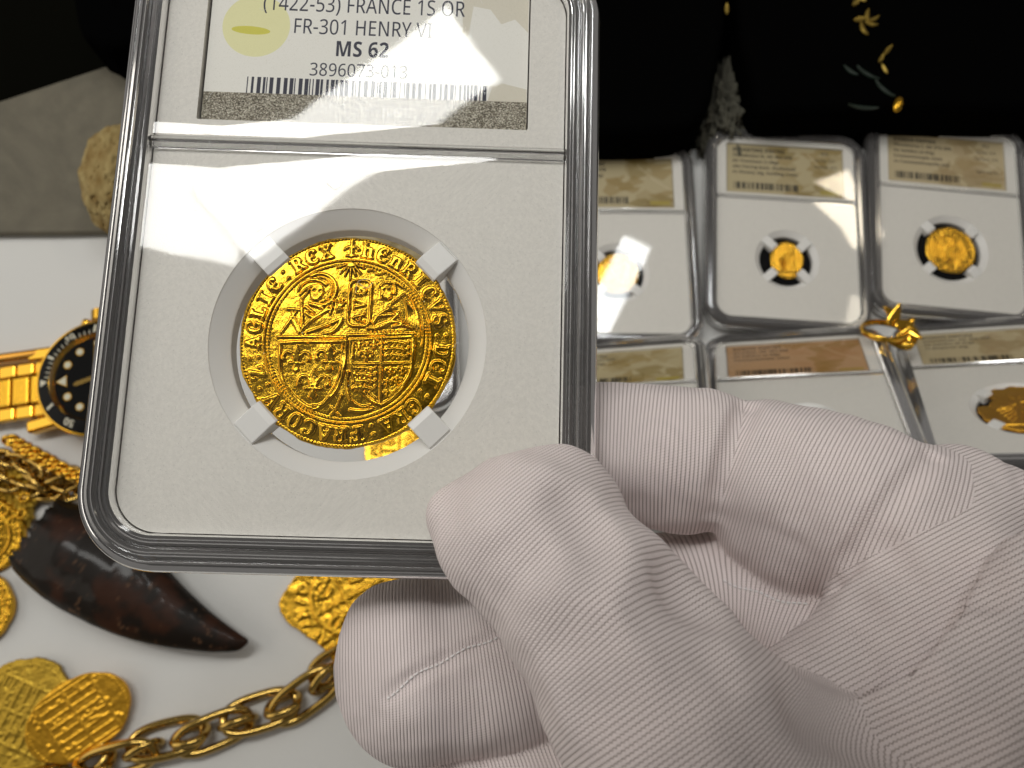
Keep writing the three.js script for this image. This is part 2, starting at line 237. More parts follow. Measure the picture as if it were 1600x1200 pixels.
// ================================================================= table and surroundings
const clothTex = dataTex(512, 512, (u, v) => 0.5 + 0.25 * Math.sin(u * 2 * Math.PI * 64) * Math.sin(v * 2 * Math.PI * 64) + 0.3 * tileNoise(u, v, 30, 3) + (rnd() - 0.5) * 0.2);
M.cloth = SM({ color: rgb(0.72, 0.715, 0.69), roughness: 0.9, bumpMap: rep(clothTex, 1 / 0.03), bumpScale: 0.00012 });
{
  const backL = onPlane(0, 330), g = new THREE.PlaneGeometry(700, 500, 200, 140); g.rotateX(-Math.PI / 2); const zb = onPlane(1100, 232).z * 1000; g.translate(0, 0, zb + 250);
  const p = g.attributes.position, u = g.attributes.uv; for (let i = 0; i < p.count; i++) { const x = p.getX(i), z = p.getZ(i); p.setY(i, 0.5 * fbm2(x * 0.012, z * 0.02, 2) - 0.5); u.setXY(i, x * MM, z * MM); } g.computeVertexNormals();
  struct('tablecloth', g, M.cloth);
  const under = new THREE.BoxGeometry(700, 20, 500); under.translate(0, -12, zb + 250.5); struct('tabletop', under, SM({ color: rgb(0.5, 0.5, 0.48), roughness: 0.8 }));
  struct('counter', new THREE.BoxGeometry(1600, 20, 1600).translate(0, -60, -300), PM({ color: rgb(0.003, 0.003, 0.0018), roughness: 1, specularIntensity: 0.05 }));
}
function slabOnTable(name, pix, h0, thick, mat, bevel = 1) {
  const pts = pix.map(([x, y]) => { const q = onPlane(x, y, h0 + thick); return new THREE.Vector2(q.x * 1000, -q.z * 1000); });
  const g = new THREE.ExtrudeGeometry(new THREE.Shape(pts), { depth: thick - 2 * bevel, bevelEnabled: true, bevelSize: bevel, bevelThickness: bevel, bevelSegments: 3, steps: 1 }); g.rotateX(-Math.PI / 2); g.translate(0, h0 + bevel, 0);
  return planeUVxz(g);
}
function planeUVxz(g) { const p = g.attributes.position, u = new Float32Array(p.count * 2); for (let i = 0; i < p.count; i++) { u[i * 2] = p.getX(i) * MM; u[i * 2 + 1] = p.getZ(i) * MM; } g.setAttribute('uv', new THREE.BufferAttribute(u, 2)); return g; }
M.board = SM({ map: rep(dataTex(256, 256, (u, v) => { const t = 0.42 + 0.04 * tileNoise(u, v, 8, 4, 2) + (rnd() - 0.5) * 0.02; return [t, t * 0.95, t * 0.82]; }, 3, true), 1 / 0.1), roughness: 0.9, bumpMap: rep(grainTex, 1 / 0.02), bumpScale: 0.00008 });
tagged(mesh('taupe_sheet', slabOnTable('', [[-420, 366], [780, 352], [780, -60], [206, 92], [0, 160], [-420, 300]], 0.3, 4, M.board, 0.6), M.board, scene), 'taupe felt board at the back left of the white cloth', 'board');  // thin raised sheet, coloured darker and browner than the cloth
const padAt = (pix, label, h = 26) => { const pts = new THREE.SplineCurve(pix.map(([x, y]) => { const q = onPlane(x, y, h - 8); return new THREE.Vector2(q.x * 1000, -q.z * 1000); })).getPoints(90); const g = new THREE.ExtrudeGeometry(new THREE.Shape(pts), { depth: h + 40, bevelEnabled: true, bevelSize: 4, bevelThickness: 5, bevelOffset: -4, bevelSegments: 4 }); g.rotateX(-Math.PI / 2); g.translate(0, -45, 0); tagged(mesh('velvet_stand', g, M.velvet, scene), label, 'display stand'); };
padAt([[700, -200], [1100, -200], [1128, 0], [1124, 75], [1113, 135], [1103, 178], [1066, 216], [930, 224], [760, 220], [650, 100], [700, -200]], 'black velvet display stand behind the leftmost coin case, left of the grey rock');
padAt([[1160, -200], [1800, -200], [1800, 150], [1620, 186], [1400, 184], [1240, 190], [1182, 186], [1167, 135], [1154, 85], [1146, 0], [1160, -200]], 'wide black velvet display stand hung with gold leaves, right of the grey rock');
padAt([[108, -160], [520, -160], [420, 30], [215, 88], [160, 84], [130, 40], [108, -160]], 'black velvet display stand at the back left behind the taupe board');
{ // grey rock between the stands
  const c = onPlane(1135, 160, 8), o = new THREE.IcosahedronGeometry(1, 40), p = o.attributes.position, v = V();
  for (let i = 0; i < p.count; i++) { v.fromBufferAttribute(p, i); const t = 1 + 0.45 * fbm3(v.x * 1.8, v.y * 1.8, v.z * 1.8, 5) - 0.35 * Math.abs(fbm3(v.x * 3.2 + 9, v.y * 3.2, v.z * 3.2, 4)), w = 0.75 + 0.45 * v.z; p.setXYZ(i, v.x * t * 14 * w, v.y * t * 16, v.z * t * 27); }
  const g = mergeVertices(o.deleteAttribute('normal').deleteAttribute('uv')); g.computeVertexNormals();
  const m = tagged(mesh('rock', g, SM({ color: rgb(0.09, 0.085, 0.062), roughness: 0.95 }), scene), 'rough grey rock wedged between the two black velvet stands', 'rock'); m.position.copy(c); m.position.y = -0.004;
}
{ // porous yellowish stone at the left edge of the case
  const c = onPlane(190, 280, 16), o = new THREE.IcosahedronGeometry(1, 48), p = o.attributes.position, v = V(), col = [];
  for (let i = 0; i < p.count; i++) { v.fromBufferAttribute(p, i); const pit = sst(N3(v.x * 5, v.y * 5, v.z * 5 + 3), 0.35, 0.75), fine = fbm3(v.x * 7, v.y * 7, v.z * 7, 3), t = 1 + 0.07 * fbm3(v.x * 1.5, v.y * 1.5, v.z * 1.5, 2) - 0.05 * pit + 0.015 * fine; p.setXYZ(i, v.x * t * 13.5, v.y * t * 16, v.z * t * 23); const k = clamp(0.5 + 0.7 * fbm3(v.x * 2.2 + 4, v.y * 2.2, v.z * 2.2, 4), 0, 1); col.push(lerp(0.2, 0.4, k), lerp(0.12, 0.31, k), lerp(0.03, 0.13, k)); }
  o.setAttribute('color', new THREE.Float32BufferAttribute(col, 3)); const g = mergeVertices(o.deleteAttribute('normal').deleteAttribute('uv')); g.computeVertexNormals();
  const m = tagged(mesh('stone', g, SM({ vertexColors: true, roughness: 0.95 }), scene), 'rounded porous yellow-brown stone on the taupe board beside the large case', 'stone'); m.position.copy(c);
}

// ================================================================= the large coin holder in the hand, fitted to the photograph
const main = thing('coin_holder', 'large clear coin case held up by the white glove, salut coin in its window', 'coin holder');
place(main, camDir(0.9995, 0.0296, 0.0139), camDir(0.027, -0.9863, 0.1625), at(543.4, 531.8, 99.867).sub(V(0, 0, 0)));
{
  const px = (-21.297 / 99.867) * FPX + 800, py = (-5.664 / 99.867) * FPX + 600; main.position.copy(at(px, py, 99.867));
  holder(main, { fine: true, holeR: 18.0, innerR: 15.6, label: mainLabel, labelRect: MAINLAB, prongR: 13.7 });
  const fg = new THREE.BoxGeometry(MAINLAB[1] - MAINLAB[0], 4.15, 0.06); fg.translate((MAINLAB[0] + MAINLAB[1]) / 2, MAINLAB[2] + 2.08, -0.6);
  const fm = SM({ map: foilTex, roughness: 0.38, metalness: 0.55, bumpMap: rep(grainTex, 3), bumpScale: 0.00004 });
  mesh('foil_strip', fg, fm, main.getObjectByName('label'));
  // a little dust on the front window
  const dust = [], dg = new THREE.TetrahedronGeometry(1, 1);
  for (let i = 0; i < 260; i++) { const c = dg.clone(), s = 0.02 + 0.045 * rnd() ** 3; c.scale(s, s, s * 0.5); c.translate((rnd() * 2 - 1) * 27, lerp(-24.5, 51, rnd()), 1.04); dust.push(c); }
  for (let i = 0; i < 16; i++) { const x = (rnd() * 2 - 1) * 25, y = lerp(-24, 50, rnd()), a = rnd() * 6.28, l = 0.5 + rnd() * 1.4; const c = new THREE.CatmullRomCurve3([V(x, y, 1.05), V(x + l * Math.cos(a), y + l * Math.sin(a), 1.1), V(x + 1.6 * l * Math.cos(a + 0.6 * rnd()), y + 1.6 * l * Math.sin(a + 0.7), 1.05)]); dust.push(new THREE.TubeGeometry(c, 8, 0.018, 4)); }
  const d = mesh('dust', mergeGeometries(dust.map((q) => q.index ? q.toNonIndexed() : q)), SM({ color: rgb(0.75, 0.74, 0.72), roughness: 1 }), main); d.userData.kind = 'stuff';
}

// ---------------------------------------------------------------- the salut coin
const zx = (x) => (x - 612) / 455, zy = (y) => (y - 585) / 455;          // drawn on the coin in thousandths of its picture
const salut = Height.draw(1400, (g) => {
  const P = (pts, w, close) => { g.lineWidth = w; g.beginPath(); pts.forEach(([x, y], i) => i ? g.lineTo(zx(x), zy(y)) : g.moveTo(zx(x), zy(y))); if (close) g.closePath(); g.stroke(); };
  const Q = (pts, w) => { g.lineWidth = w; g.beginPath(); g.moveTo(zx(pts[0][0]), zy(pts[0][1])); for (let i = 1; i < pts.length - 1; i += 2) g.quadraticCurveTo(zx(pts[i][0]), zy(pts[i][1]), zx(pts[i + 1][0]), zy(pts[i + 1][1])); g.stroke(); };
  const C = (x, y, r, w, a0 = 0, a1 = 6.2832) => { g.lineWidth = w; g.beginPath(); g.arc(zx(x), zy(y), r / 455, a0, a1); g.stroke(); };
  const D = (x, y, r) => { g.beginPath(); g.arc(zx(x), zy(y), r / 455, 0, 7); g.fill(); };
  // field
  g.fillStyle = g.strokeStyle = '#fff';
  // circles, beaded inner
  g.lineWidth = 0.014; g.beginPath(); g.arc(0, 0, 0.772, 0, 7); g.stroke();
  for (let i = 0; i < 150; i++) { const a = i / 150 * 6.2832; g.beginPath(); g.arc(Math.cos(a) * 0.735, Math.sin(a) * 0.735, 0.009, 0, 7); g.fill(); }
  g.strokeStyle = '#888'; g.lineWidth = 0.006; g.beginPath(); g.arc(0, 0, 0.735, 0, 7); g.stroke(); g.strokeStyle = '#fff';
  for (let i = 0; i < 190; i++) { const a = i / 190 * 6.2832; g.beginPath(); g.arc(Math.cos(a) * 0.985, Math.sin(a) * 0.985, 0.009, 0, 7); g.fill(); }
  // legend
  const text = ['h', 'Є', 'n', 'R', 'I', 'C', 'V', 'S', ':', 'D', 'Є', 'I', ':', 'G', 'R', 'A', ':', 'F', 'R', 'A', 'C', 'O', 'R', 'V', ':', 'Z', ':', 'A', 'G', 'L', 'I', 'Є', ':', 'R', 'Є', 'X'];
  text.forEach((ch, i) => {
    const a = THREE.MathUtils.degToRad(9 + i * 9.55); g.save(); g.rotate(a);
    if (ch === ':') { for (const r of [-0.83, -0.91]) { g.beginPath(); g.arc(0, r, 0.016, 0, 7); g.fill(); } } else {
      g.font = 'bold 0.185px serif'; g.scale(1, 1); g.translate(0, -0.812); g.scale(0.001, 0.001); g.font = 'bold 194px serif'; const m = g.measureText(ch).width; const sx = clamp(118 / m, 0.72, 1.25); g.scale(sx, 0.96); g.fillText(ch, -m / 2, 0); g.lineWidth = 15; g.strokeText(ch, -m / 2, 0);
    } g.restore();
  });
  // cross flower at the top
  P([[605, 145], [605, 215]], 0.03); Q([[575, 185], [595, 160], [605, 190], [618, 160], [635, 185]], 0.022); P([[585, 212], [628, 212]], 0.02);
  // rays
  for (const [x, y] of [[548, 268], [562, 292], [582, 303], [605, 320], [628, 300], [648, 290], [662, 268]]) P([[606, 245], [x, y]], 0.016);
  // arch beam and tablet with AVE
  g.lineWidth = 0.024; g.beginPath(); g.roundRect(zx(606), zy(322), 92 / 455, 200 / 455, 28 / 455); g.stroke();
  g.save(); g.translate(zx(652), zy(428)); g.rotate(-Math.PI / 2); g.scale(0.001, 0.001); g.font = 'bold 150px serif'; g.textAlign = 'center'; g.textBaseline = 'middle'; g.scale(1, 1.05); for (const [i, c] of ['A', 'V', 'Є'].entries()) g.fillText(c, -(1 - i) * 128, 4); g.restore();
  // left figure: halo, hair, face, robe, raised hand
  C(480, 368, 70, 0.026, -2.2, 1.9); C(478, 368, 54, 0.012, -1.8, 1.4);
  Q([[390, 372], [396, 340], [430, 330], [470, 318], [505, 345]], 0.026); Q([[398, 392], [420, 360], [452, 352]], 0.02); Q([[400, 415], [424, 395], [436, 365]], 0.016);
  g.beginPath(); g.ellipse(zx(468), zy(380), 27 / 455, 38 / 455, 0.25, 0, 7); g.fill(); g.fillStyle = '#666'; D(458, 374, 6); D(482, 376, 6); g.fillStyle = '#fff'; P([[470, 376], [467, 394]], 0.01); P([[458, 408], [476, 410]], 0.01);
  for (const [a, b] of [[[405, 420], [420, 540]], [[425, 445], [460, 470]], [[440, 430], [500, 450]], [[385, 470], [330, 560]], [[365, 490], [405, 560]], [[350, 455], [400, 458]]]) P([a, b], 0.024);
  Q([[430, 470], [470, 520], [520, 440]], 0.024); Q([[420, 540], [480, 470], [525, 455]], 0.03); Q([[440, 555], [510, 530], [580, 490]], 0.026); Q([[505, 560], [560, 560], [578, 500]], 0.03); Q([[530, 470], [545, 430], [535, 400]], 0.022);
  for (const [x, y] of [[556, 412], [570, 404], [584, 408], [592, 420]]) P([[566, 452], [x, y]], 0.014); D(566, 450, 14);
  Q([[370, 470], [392, 520], [420, 565]], 0.02);
  // right figure: face, hair, robe, wing
  g.beginPath(); g.ellipse(zx(766), zy(370), 22 / 455, 34 / 455, -0.15, 0, 7); g.fill(); g.fillStyle = '#666'; D(756, 362, 5); D(776, 362, 5); g.fillStyle = '#fff'; P([[742, 340], [744, 400]], 0.016); P([[764, 392], [784, 392]], 0.012); Q([[735, 345], [750, 320], [790, 330], [805, 345], [800, 375]], 0.02);
  Q([[680, 278], [705, 268], [715, 290], [730, 298], [748, 282]], 0.016); Q([[770, 330], [800, 322], [832, 348]], 0.016);
  Q([[715, 505], [740, 450], [800, 440]], 0.03); Q([[690, 530], [760, 540], [820, 460]], 0.028); Q([[720, 480], [760, 470], [790, 470]], 0.026); P([[840, 375], [772, 432]], 0.02); P([[790, 440], [850, 500]], 0.018); D(780, 432, 12); Q([[735, 520], [780, 490], [836, 505]], 0.026); Q([[800, 520], [850, 505], [880, 525]], 0.022);
  for (let i = 0; i < 7; i++) Q([[838 + i * 8, 395 + i * 9], [862 + i * 8, 440 + i * 10], [858 + i * 9, 500 + i * 6]], 0.016); Q([[855, 380], [905, 420], [915, 560]], 0.02); Q([[905, 430], [940, 500], [925, 600]], 0.014);
  // ground bar
  P([[318, 578], [604, 570]], 0.026); P([[612, 562], [890, 549]], 0.026); for (let i = 0; i < 9; i++) P([[690 + i * 18, 542 - i * 0.6], [700 + i * 18, 560 - i * 0.6]], 0.012);
  // left shield
  Q([[330, 602], [330, 700], [350, 760], [400, 850], [490, 882]], 0.026); Q([[607, 585], [606, 690], [596, 745], [566, 850], [490, 882]], 0.026); P([[330, 604], [420, 596], [604, 590]], 0.026);
  const beads = (pts) => { const c = new THREE.SplineCurve(pts.map(([x, y]) => new THREE.Vector2(x, y))).getSpacedPoints(Math.round(pts.length * 9)); for (const q of c) D(q.x, q.y, 4.5); };
  beads([[592, 590], [592, 690], [574, 770], [530, 850], [480, 868]]);
  const fleur = (x, y, s) => {
    const q = (a, b) => [x + a * s, y + b * s], F = (pts) => { g.beginPath(); pts.forEach(([a, b], i) => { const [c, d] = q(a, b); i ? g.lineTo(zx(c), zy(d)) : g.moveTo(zx(c), zy(d)); }); g.closePath(); g.fill(); };
    F([[0, -62], [14, -30], [6, 8], [-6, 8], [-14, -30]]); P([q(-28, 16), q(28, 16)], 0.022 * s); F([[-5, 16], [5, 16], [14, 46], [0, 56], [-14, 46]]);
    for (const k of [-1, 1]) { Q([q(8 * k, 10), q(14 * k, -30), q(38 * k, -30), q(58 * k, -26), q(54 * k, 2)], 0.022 * s); D(...q(52 * k, 2), 8 * s); }
  };
  fleur(402, 672, 1.0); fleur(543, 664, 1.05); fleur(480, 776, 1.15);
  // right shield
  P([[622, 582], [890, 560]], 0.022); Q([[624, 585], [622, 690], [650, 750], [690, 830], [765, 855]], 0.026); Q([[892, 560], [896, 680], [876, 730], [840, 820], [765, 855]], 0.024); beads([[636, 600], [640, 690], [676, 770], [740, 828]]); beads([[884, 570], [884, 680], [860, 750], [800, 818]]);
  P([[757, 572], [761, 850]], 0.02); P([[628, 686], [890, 674]], 0.02);
  fleur(660, 602, 0.42); fleur(722, 598, 0.42); fleur(692, 648, 0.5);
  for (const [x0, x1, ys] of [[776, 872, [592, 620, 648]], [646, 740, [706, 734, 762, 790]]]) for (const y of ys) { Q([[x0, y], [(x0 + x1) / 2 - 10, y - 13], [x1 - 18, y]], 0.022); D(x0 + 6, y - 5, 8); Q([[x1 - 18, y], [x1, y - 2], [x1 - 4, y - 14]], 0.012); for (let k = 0; k < 4; k++) P([[x0 + 16 + k * 20, y], [x0 + 10 + k * 20, y + 10]], 0.01); }
  fleur(800, 712, 0.4); fleur(848, 706, 0.4); fleur(788, 764, 0.36); fleur(828, 752, 0.36); fleur(790, 806, 0.3);
  // scroll below the shields
  Q([[622, 720], [612, 800], [640, 840], [690, 880], [716, 858]], 0.022); Q([[640, 880], [690, 890], [730, 872]], 0.026); Q([[600, 820], [585, 880], [560, 905]], 0.014); Q([[560, 870], [580, 890], [600, 910]], 0.014);
}, 3, 1);
M.salutGold = PM({ color: rgb(0.6, 0.345, 0.024), metalness: 1, roughness: 0.17, bumpMap: rep(grainTex, 1 / 0.008), bumpScale: 0.00001 });
{
  const c = tagged(mesh('coin', coinGeo(14, 0.9, (a) => 14.02 * (1 + 0.012 * N2(Math.cos(a) * 2.2, Math.sin(a) * 2.2) + 0.004 * N2(Math.cos(a) * 9, Math.sin(a) * 9)), (x, y) => {
    const w = 0.75 + 0.25 * N2(x * 3 + 4, y * 3); const weak = 1 - 0.55 * sst(-y, 0.72, 1) * sst(0.5 + 0.8 * N2(x * 4, y * 4 + 7), 0.1, 0.9);
    return 0.3 * salut.get(x, y) * w * weak + 0.035 * fbm2(x * 3 + 2, y * 3, 2) + 0.006 * fbm2(x * 18, y * 18, 2);
  }, 330, 900), M.salutGold, scene), 'large medieval gold coin with two shields and gothic letters in the held case', 'coin');
  c.quaternion.copy(main.quaternion); c.position.copy(V(0, 0, -0.55 * MM).applyQuaternion(main.quaternion).add(main.position));
}

// ---------------------------------------------------------------- the coin cases laid out on the cloth
const TAN = ['#b3a580', '#8a733a', '#76622c', '#9c8a5e', '#cabd9c', '#a8963c'], TAN2 = ['#b9a985', '#9a8458', '#8c784e', '#a5906a', '#d0c2a4', '#a39044'], PINK = ['#b48f68', '#966f38', '#866428', '#aa8054', '#cbae8a', '#a0843c'];
const SMALLLAB = [-23.6, 23.6, 28.6, 50.6];
function tableHolder(label, corners, lab, holeR, innerR, prongR, group = 'coin cases laid out on the cloth') {
  const o = thing('coin_holder', label, 'coin holder', V(0, 0, 0), group);
  const [TL, TR, BL, BR] = corners.map(([x, y]) => onPlane(x, y, 6.1)), top = TL.clone().add(TR).multiplyScalar(0.5), bot = BL.clone().add(BR).multiplyScalar(0.5);
  const Y = top.clone().sub(bot).normalize(), X = Y.clone().cross(V(0, 1, 0)).normalize(), mid = top.clone().add(bot).multiplyScalar(0.5);
  place(o, X, Y, mid.addScaledVector(Y, -13.66 * MM));
  holder(o, { fine: false, holeR, innerR, label: lab, labelRect: SMALLLAB, prongR, black_disc: true }); return o;
}
function tiltedHolder(label, topMid, X, Y, lab, holeR = 11) {
  const o = thing('coin_holder', label, 'coin holder', V(0, 0, 0), 'coin cases propped in the second row');
  const y = camDir(...Y).normalize(); place(o, camDir(...X).normalize(), y, onPlane(topMid[0], topMid[1], 9).addScaledVector(y, -YT * MM));
  holder(o, { fine: false, holeR, innerR: holeR - 2.1, label: lab, labelRect: SMALLLAB, prongR: holeR - 3.9, black_disc: true }); return o;
}
const hA = tableHolder('clear case partly hidden behind the right edge of the held case, glare on its coin', [[848, 236], [1070, 232], [858, 533], [1078, 525]], smallLabel(['ROMAN EMPIRE', 'Valens, AD 364-378', 'AV Solidus (4.43g)', 'Antioch mint', 'rv Emperor stg.'], ['', ''], TAN, 111), 12.7, 10.5, 8.2);
const hB = tableHolder('clear case with the smallest gold coin, in the middle of the back row', [[1116, 210], [1335, 206], [1122, 520], [1343, 512]], smallLabel(['BYZANTINE EMPIRE', 'Theodosius II, AD 402-450', 'AV Tremissis (1.50g)', 'obv Facing bust, diademed', 'rv Victory stg. holding cross'], ['MS', 'Strike: 5/5', 'Surface: 4/5'], TAN, 222), 12.7, 10.5, 6.9);
const hC = tableHolder('clear case with a round gold bust coin, behind the gold ring', [[1365, 195], [1588, 190], [1377, 505], [1605, 497]], smallLabel(['ROMAN EMPIRE', 'Theodosius I, AD 379-395', 'AV Solidus (4.47g)', 'Constantinople mint', 'rv Constantinopolis std.'], ['AU', 'Strike: 5/5', 'Surface: 3/5', '', 'light marks'], TAN2, 333), 14.8, 12.5, 10.4);
const hG = tableHolder('clear case lying on the cloth directly under the held case', [[475, 330], [690, 330], [472, 632], [696, 632]], smallLabel(['ROMAN EMPIRE'], [''], TAN, 777), 12.7, 10.5, 8.2);
tiltedHolder('propped clear case with tan label above the glove, left of the pink-labelled case', [966, 544], [230, -15, -54], [228, -842, 1203], smallLabel(['ROMAN EMPIRE', 'Honorius, AD 393-423', 'AV Solidus (4.40g)', 'rv Emperor stg.'], ['', ''], TAN, 444));
tiltedHolder('propped clear case with pinkish tan label, above the bent forefinger of the glove', [1235, 530], [230, -12, -61], [275, -842, 1203], smallLabel(['ROMAN EMPIRE', 'Arcadius, AD 383-408', 'AV Solidus (4.38g)', 'Constantinople mint'], ['', ''], PINK, 555));
const hF = tiltedHolder('propped clear case at the right edge with a chipped hammered gold coin', [1534, 512], [230, -12, -79], [370, -842, 1203], smallLabel(['ROMAN EMPIRE', 'Valentinian, AD 364-375', 'AV Solidus (4.41g)', 'rv Emperor stg.', ''], ['AU', '4/5'], TAN2, 666), 14.5);
{ // sloped riser the second row leans on
  const s = new THREE.Shape([[9, 0], [58, 0], [58, 36]].map(([x, y]) => new THREE.Vector2(x, y)));
  const g = extrude(s, 190); g.rotateY(-Math.PI / 2); g.translate(235, 0, 0); g.rotateY(-0.2); const m = tagged(mesh('riser', g, SM({ color: rgb(0.06, 0.06, 0.065), roughness: 0.8 }), scene), 'dark sloped riser under the second row of cases', 'riser'); m.position.set(0, 0.001, onPlane(1200, 560, 0).z - 0.022);
}
// small coins: generic busts, standing figures and letters, worn
const bust = Height.draw(360, (g) => {
  g.lineWidth = 0.03; for (let i = 0; i < 70; i++) { const a = i / 70 * 6.2832; g.beginPath(); g.arc(Math.cos(a) * 0.93, Math.sin(a) * 0.93, 0.022, 0, 7); g.fill(); }
  g.beginPath(); g.ellipse(0.0, -0.18, 0.25, 0.32, 0, 0, 7); g.fill(); g.beginPath(); g.moveTo(0.2, -0.2); g.lineTo(0.32, -0.08); g.lineTo(0.2, 0.0); g.fill(); g.beginPath(); g.moveTo(-0.12, 0.08); g.lineTo(0.12, 0.08); g.lineTo(0.2, 0.32); g.quadraticCurveTo(0.45, 0.4, 0.42, 0.75); g.lineTo(-0.42, 0.72); g.quadraticCurveTo(-0.42, 0.42, -0.15, 0.32); g.fill();
  g.lineWidth = 0.035; for (let i = 0; i < 5; i++) { g.beginPath(); g.arc(-0.02, -0.2, 0.28 + 0.02 * i, -2.9 + 0.12 * i, -0.9 + 0.05 * i); g.stroke(); }
  g.strokeStyle = '#000'; for (let i = 0; i < 5; i++) { g.lineWidth = 0.025; g.beginPath(); g.moveTo(-0.35 + i * 0.16, 0.72); g.quadraticCurveTo(-0.2 + i * 0.1, 0.5, -0.05 + i * 0.06, 0.36); g.stroke(); } g.strokeStyle = '#fff';
  for (let i = 0; i < 18; i++) { const a = -2.5 + i * 0.29; g.save(); g.rotate(a + Math.PI / 2); g.translate(0, -0.72); g.lineWidth = 0.045; const k = (i * 7) % 4; g.beginPath(); g.moveTo(-0.05, 0.07); g.lineTo(-0.05, -0.09); if (k !== 1) g.lineTo(0.06, k === 2 ? 0.06 : -0.09); if (k) g.lineTo(0.06, 0.07); g.stroke(); g.restore(); }
}, 2);
const figure = Height.draw(360, (g) => {
  for (let i = 0; i < 60; i++) { const a = i / 60 * 6.2832; g.beginPath(); g.arc(Math.cos(a) * 0.92, Math.sin(a) * 0.92, 0.025, 0, 7); g.fill(); }
  g.beginPath(); g.arc(0, -0.5, 0.12, 0, 7); g.fill(); g.lineWidth = 0.1; for (const [a, b, c, d] of [[0, -0.38, 0, 0.1], [-0.05, 0.1, -0.14, 0.62], [0.05, 0.1, 0.16, 0.62], [0, -0.25, -0.34, -0.02], [0, -0.25, 0.36, -0.32], [0.36, -0.6, 0.4, 0.55]]) { g.beginPath(); g.moveTo(a, b); g.lineTo(c, d); g.stroke(); }
  g.lineWidth = 0.05; for (let i = 0; i < 5; i++) { g.beginPath(); g.moveTo(-0.2 + i * 0.02, -0.1 + i * 0.1); g.lineTo(-0.5 + i * 0.05, 0.05 + i * 0.12); g.stroke(); } g.beginPath(); g.moveTo(-0.55, 0.66); g.lineTo(0.55, 0.66); g.stroke();
}, 2);
const worn = (x, y, s, a = 0.05) => a * fbm2(x * 3 + s, y * 3 - s, 4) + a * 0.3 * N2(x * 22 + s, y * 22);
const wobbly = (R, am, s) => (a) => R * (1 + am * N2(Math.cos(a) * 1.6 + s, Math.sin(a) * 1.6 - s) + am * 0.3 * N2(Math.cos(a) * 6 + s, Math.sin(a) * 6));
function coinIn(h, R, rel, label, s, sx = 1, mat = M.gold) {
  const c = tagged(mesh('coin', coinGeo(R, 0.9, wobbly(R, 0.02, s), (x, y) => 0.35 * rel.get(x, y) + worn(x, y, s), 70, 200), mat, scene), label, 'coin');
  c.quaternion.copy(h.quaternion); c.position.copy(V(0, 0, -0.7 * MM).applyQuaternion(h.quaternion).add(h.position)); c.scale.set(sx, 1, 1); return c;
}
coinIn(hA, 8.4, bust, 'gold coin under the white glare in the leftmost visible back-row case', 1.2);
coinIn(hB, 7.9, figure, 'small upright oval gold coin in the middle back-row case', 5.2, 0.82, M.gold);
coinIn(hC, 9.9, bust, 'round gold coin with a profile bust in the right back-row case', 8.1, 1, M.gold);
coinIn(hG, 8.4, bust, 'gold coin in the case under the held case', 3.9);
coinIn(hF, 12.0, figure, 'chipped irregular hammered gold coin in the propped case at the right edge', 2.6, 1, M.goldSoft).geometry = (() => { const notch = (a) => { const d = Math.abs(((a + 7.1) % 6.2832) - 3.1416 - 0.35); return 12.2 * (1 + 0.06 * N2(Math.cos(a) * 1.8, Math.sin(a) * 1.8 + 3) - 0.32 * sst(0.34 - d, 0, 0.08)); }; return coinGeo(12, 1.0, notch, (x, y) => 0.35 * figure.get(x * 0.9, y * 0.9) + worn(x, y, 2.6, 0.12), 70, 240).scale(MM, MM, MM); })();

// ---------------------------------------------------------------- loose coins on the cloth
function looseCoin(px, py, h, R, th, outline, rel, label, { tilt = [0, 0], turn = 0, mat = M.gold, amp = 0.35, wear = 0.08, s = 1 } = {}) {
  const g = coinGeo(R, th, outline, (x, y) => amp * rel(x, y) + worn(x, y, s, wear), 90, 260); g.rotateZ(turn); g.rotateX(-Math.PI / 2); g.rotateX(tilt[0]); g.rotateZ(tilt[1]);
  const c = tagged(mesh('coin', g, mat, scene), label, 'coin'); c.position.copy(onPlane(px, py, h)); return c;
}
const cob = Height.draw(512, (g) => {
  g.lineWidth = 0.05; g.beginPath(); g.arc(0, 0, 0.62, 0, 7); g.stroke(); g.beginPath(); g.moveTo(-0.08, -0.62); g.lineTo(-0.08, 0.62); g.moveTo(-0.62, 0.02); g.lineTo(0.62, 0.02); g.stroke();
  for (const [x, y] of [[-0.35, -0.3], [0.25, -0.28], [-0.34, 0.32], [0.26, 0.3]]) { g.lineWidth = 0.07; g.beginPath(); g.arc(x, y, 0.13, 0.5, 5.4); g.stroke(); g.beginPath(); g.moveTo(x - 0.14, y + 0.1); g.lineTo(x + 0.14, y - 0.1); g.stroke(); }
  for (let i = 0; i < 26; i++) { const a = i * 0.2417; g.save(); g.rotate(a); g.translate(0, -0.79); g.lineWidth = 0.05; g.beginPath(); g.moveTo(-0.04, 0.07); g.lineTo(-0.04 + 0.08 * (i % 2), -0.08); g.lineTo(0.05, 0.07 * ((i % 3) - 1)); g.stroke(); g.restore(); }
}, 2);
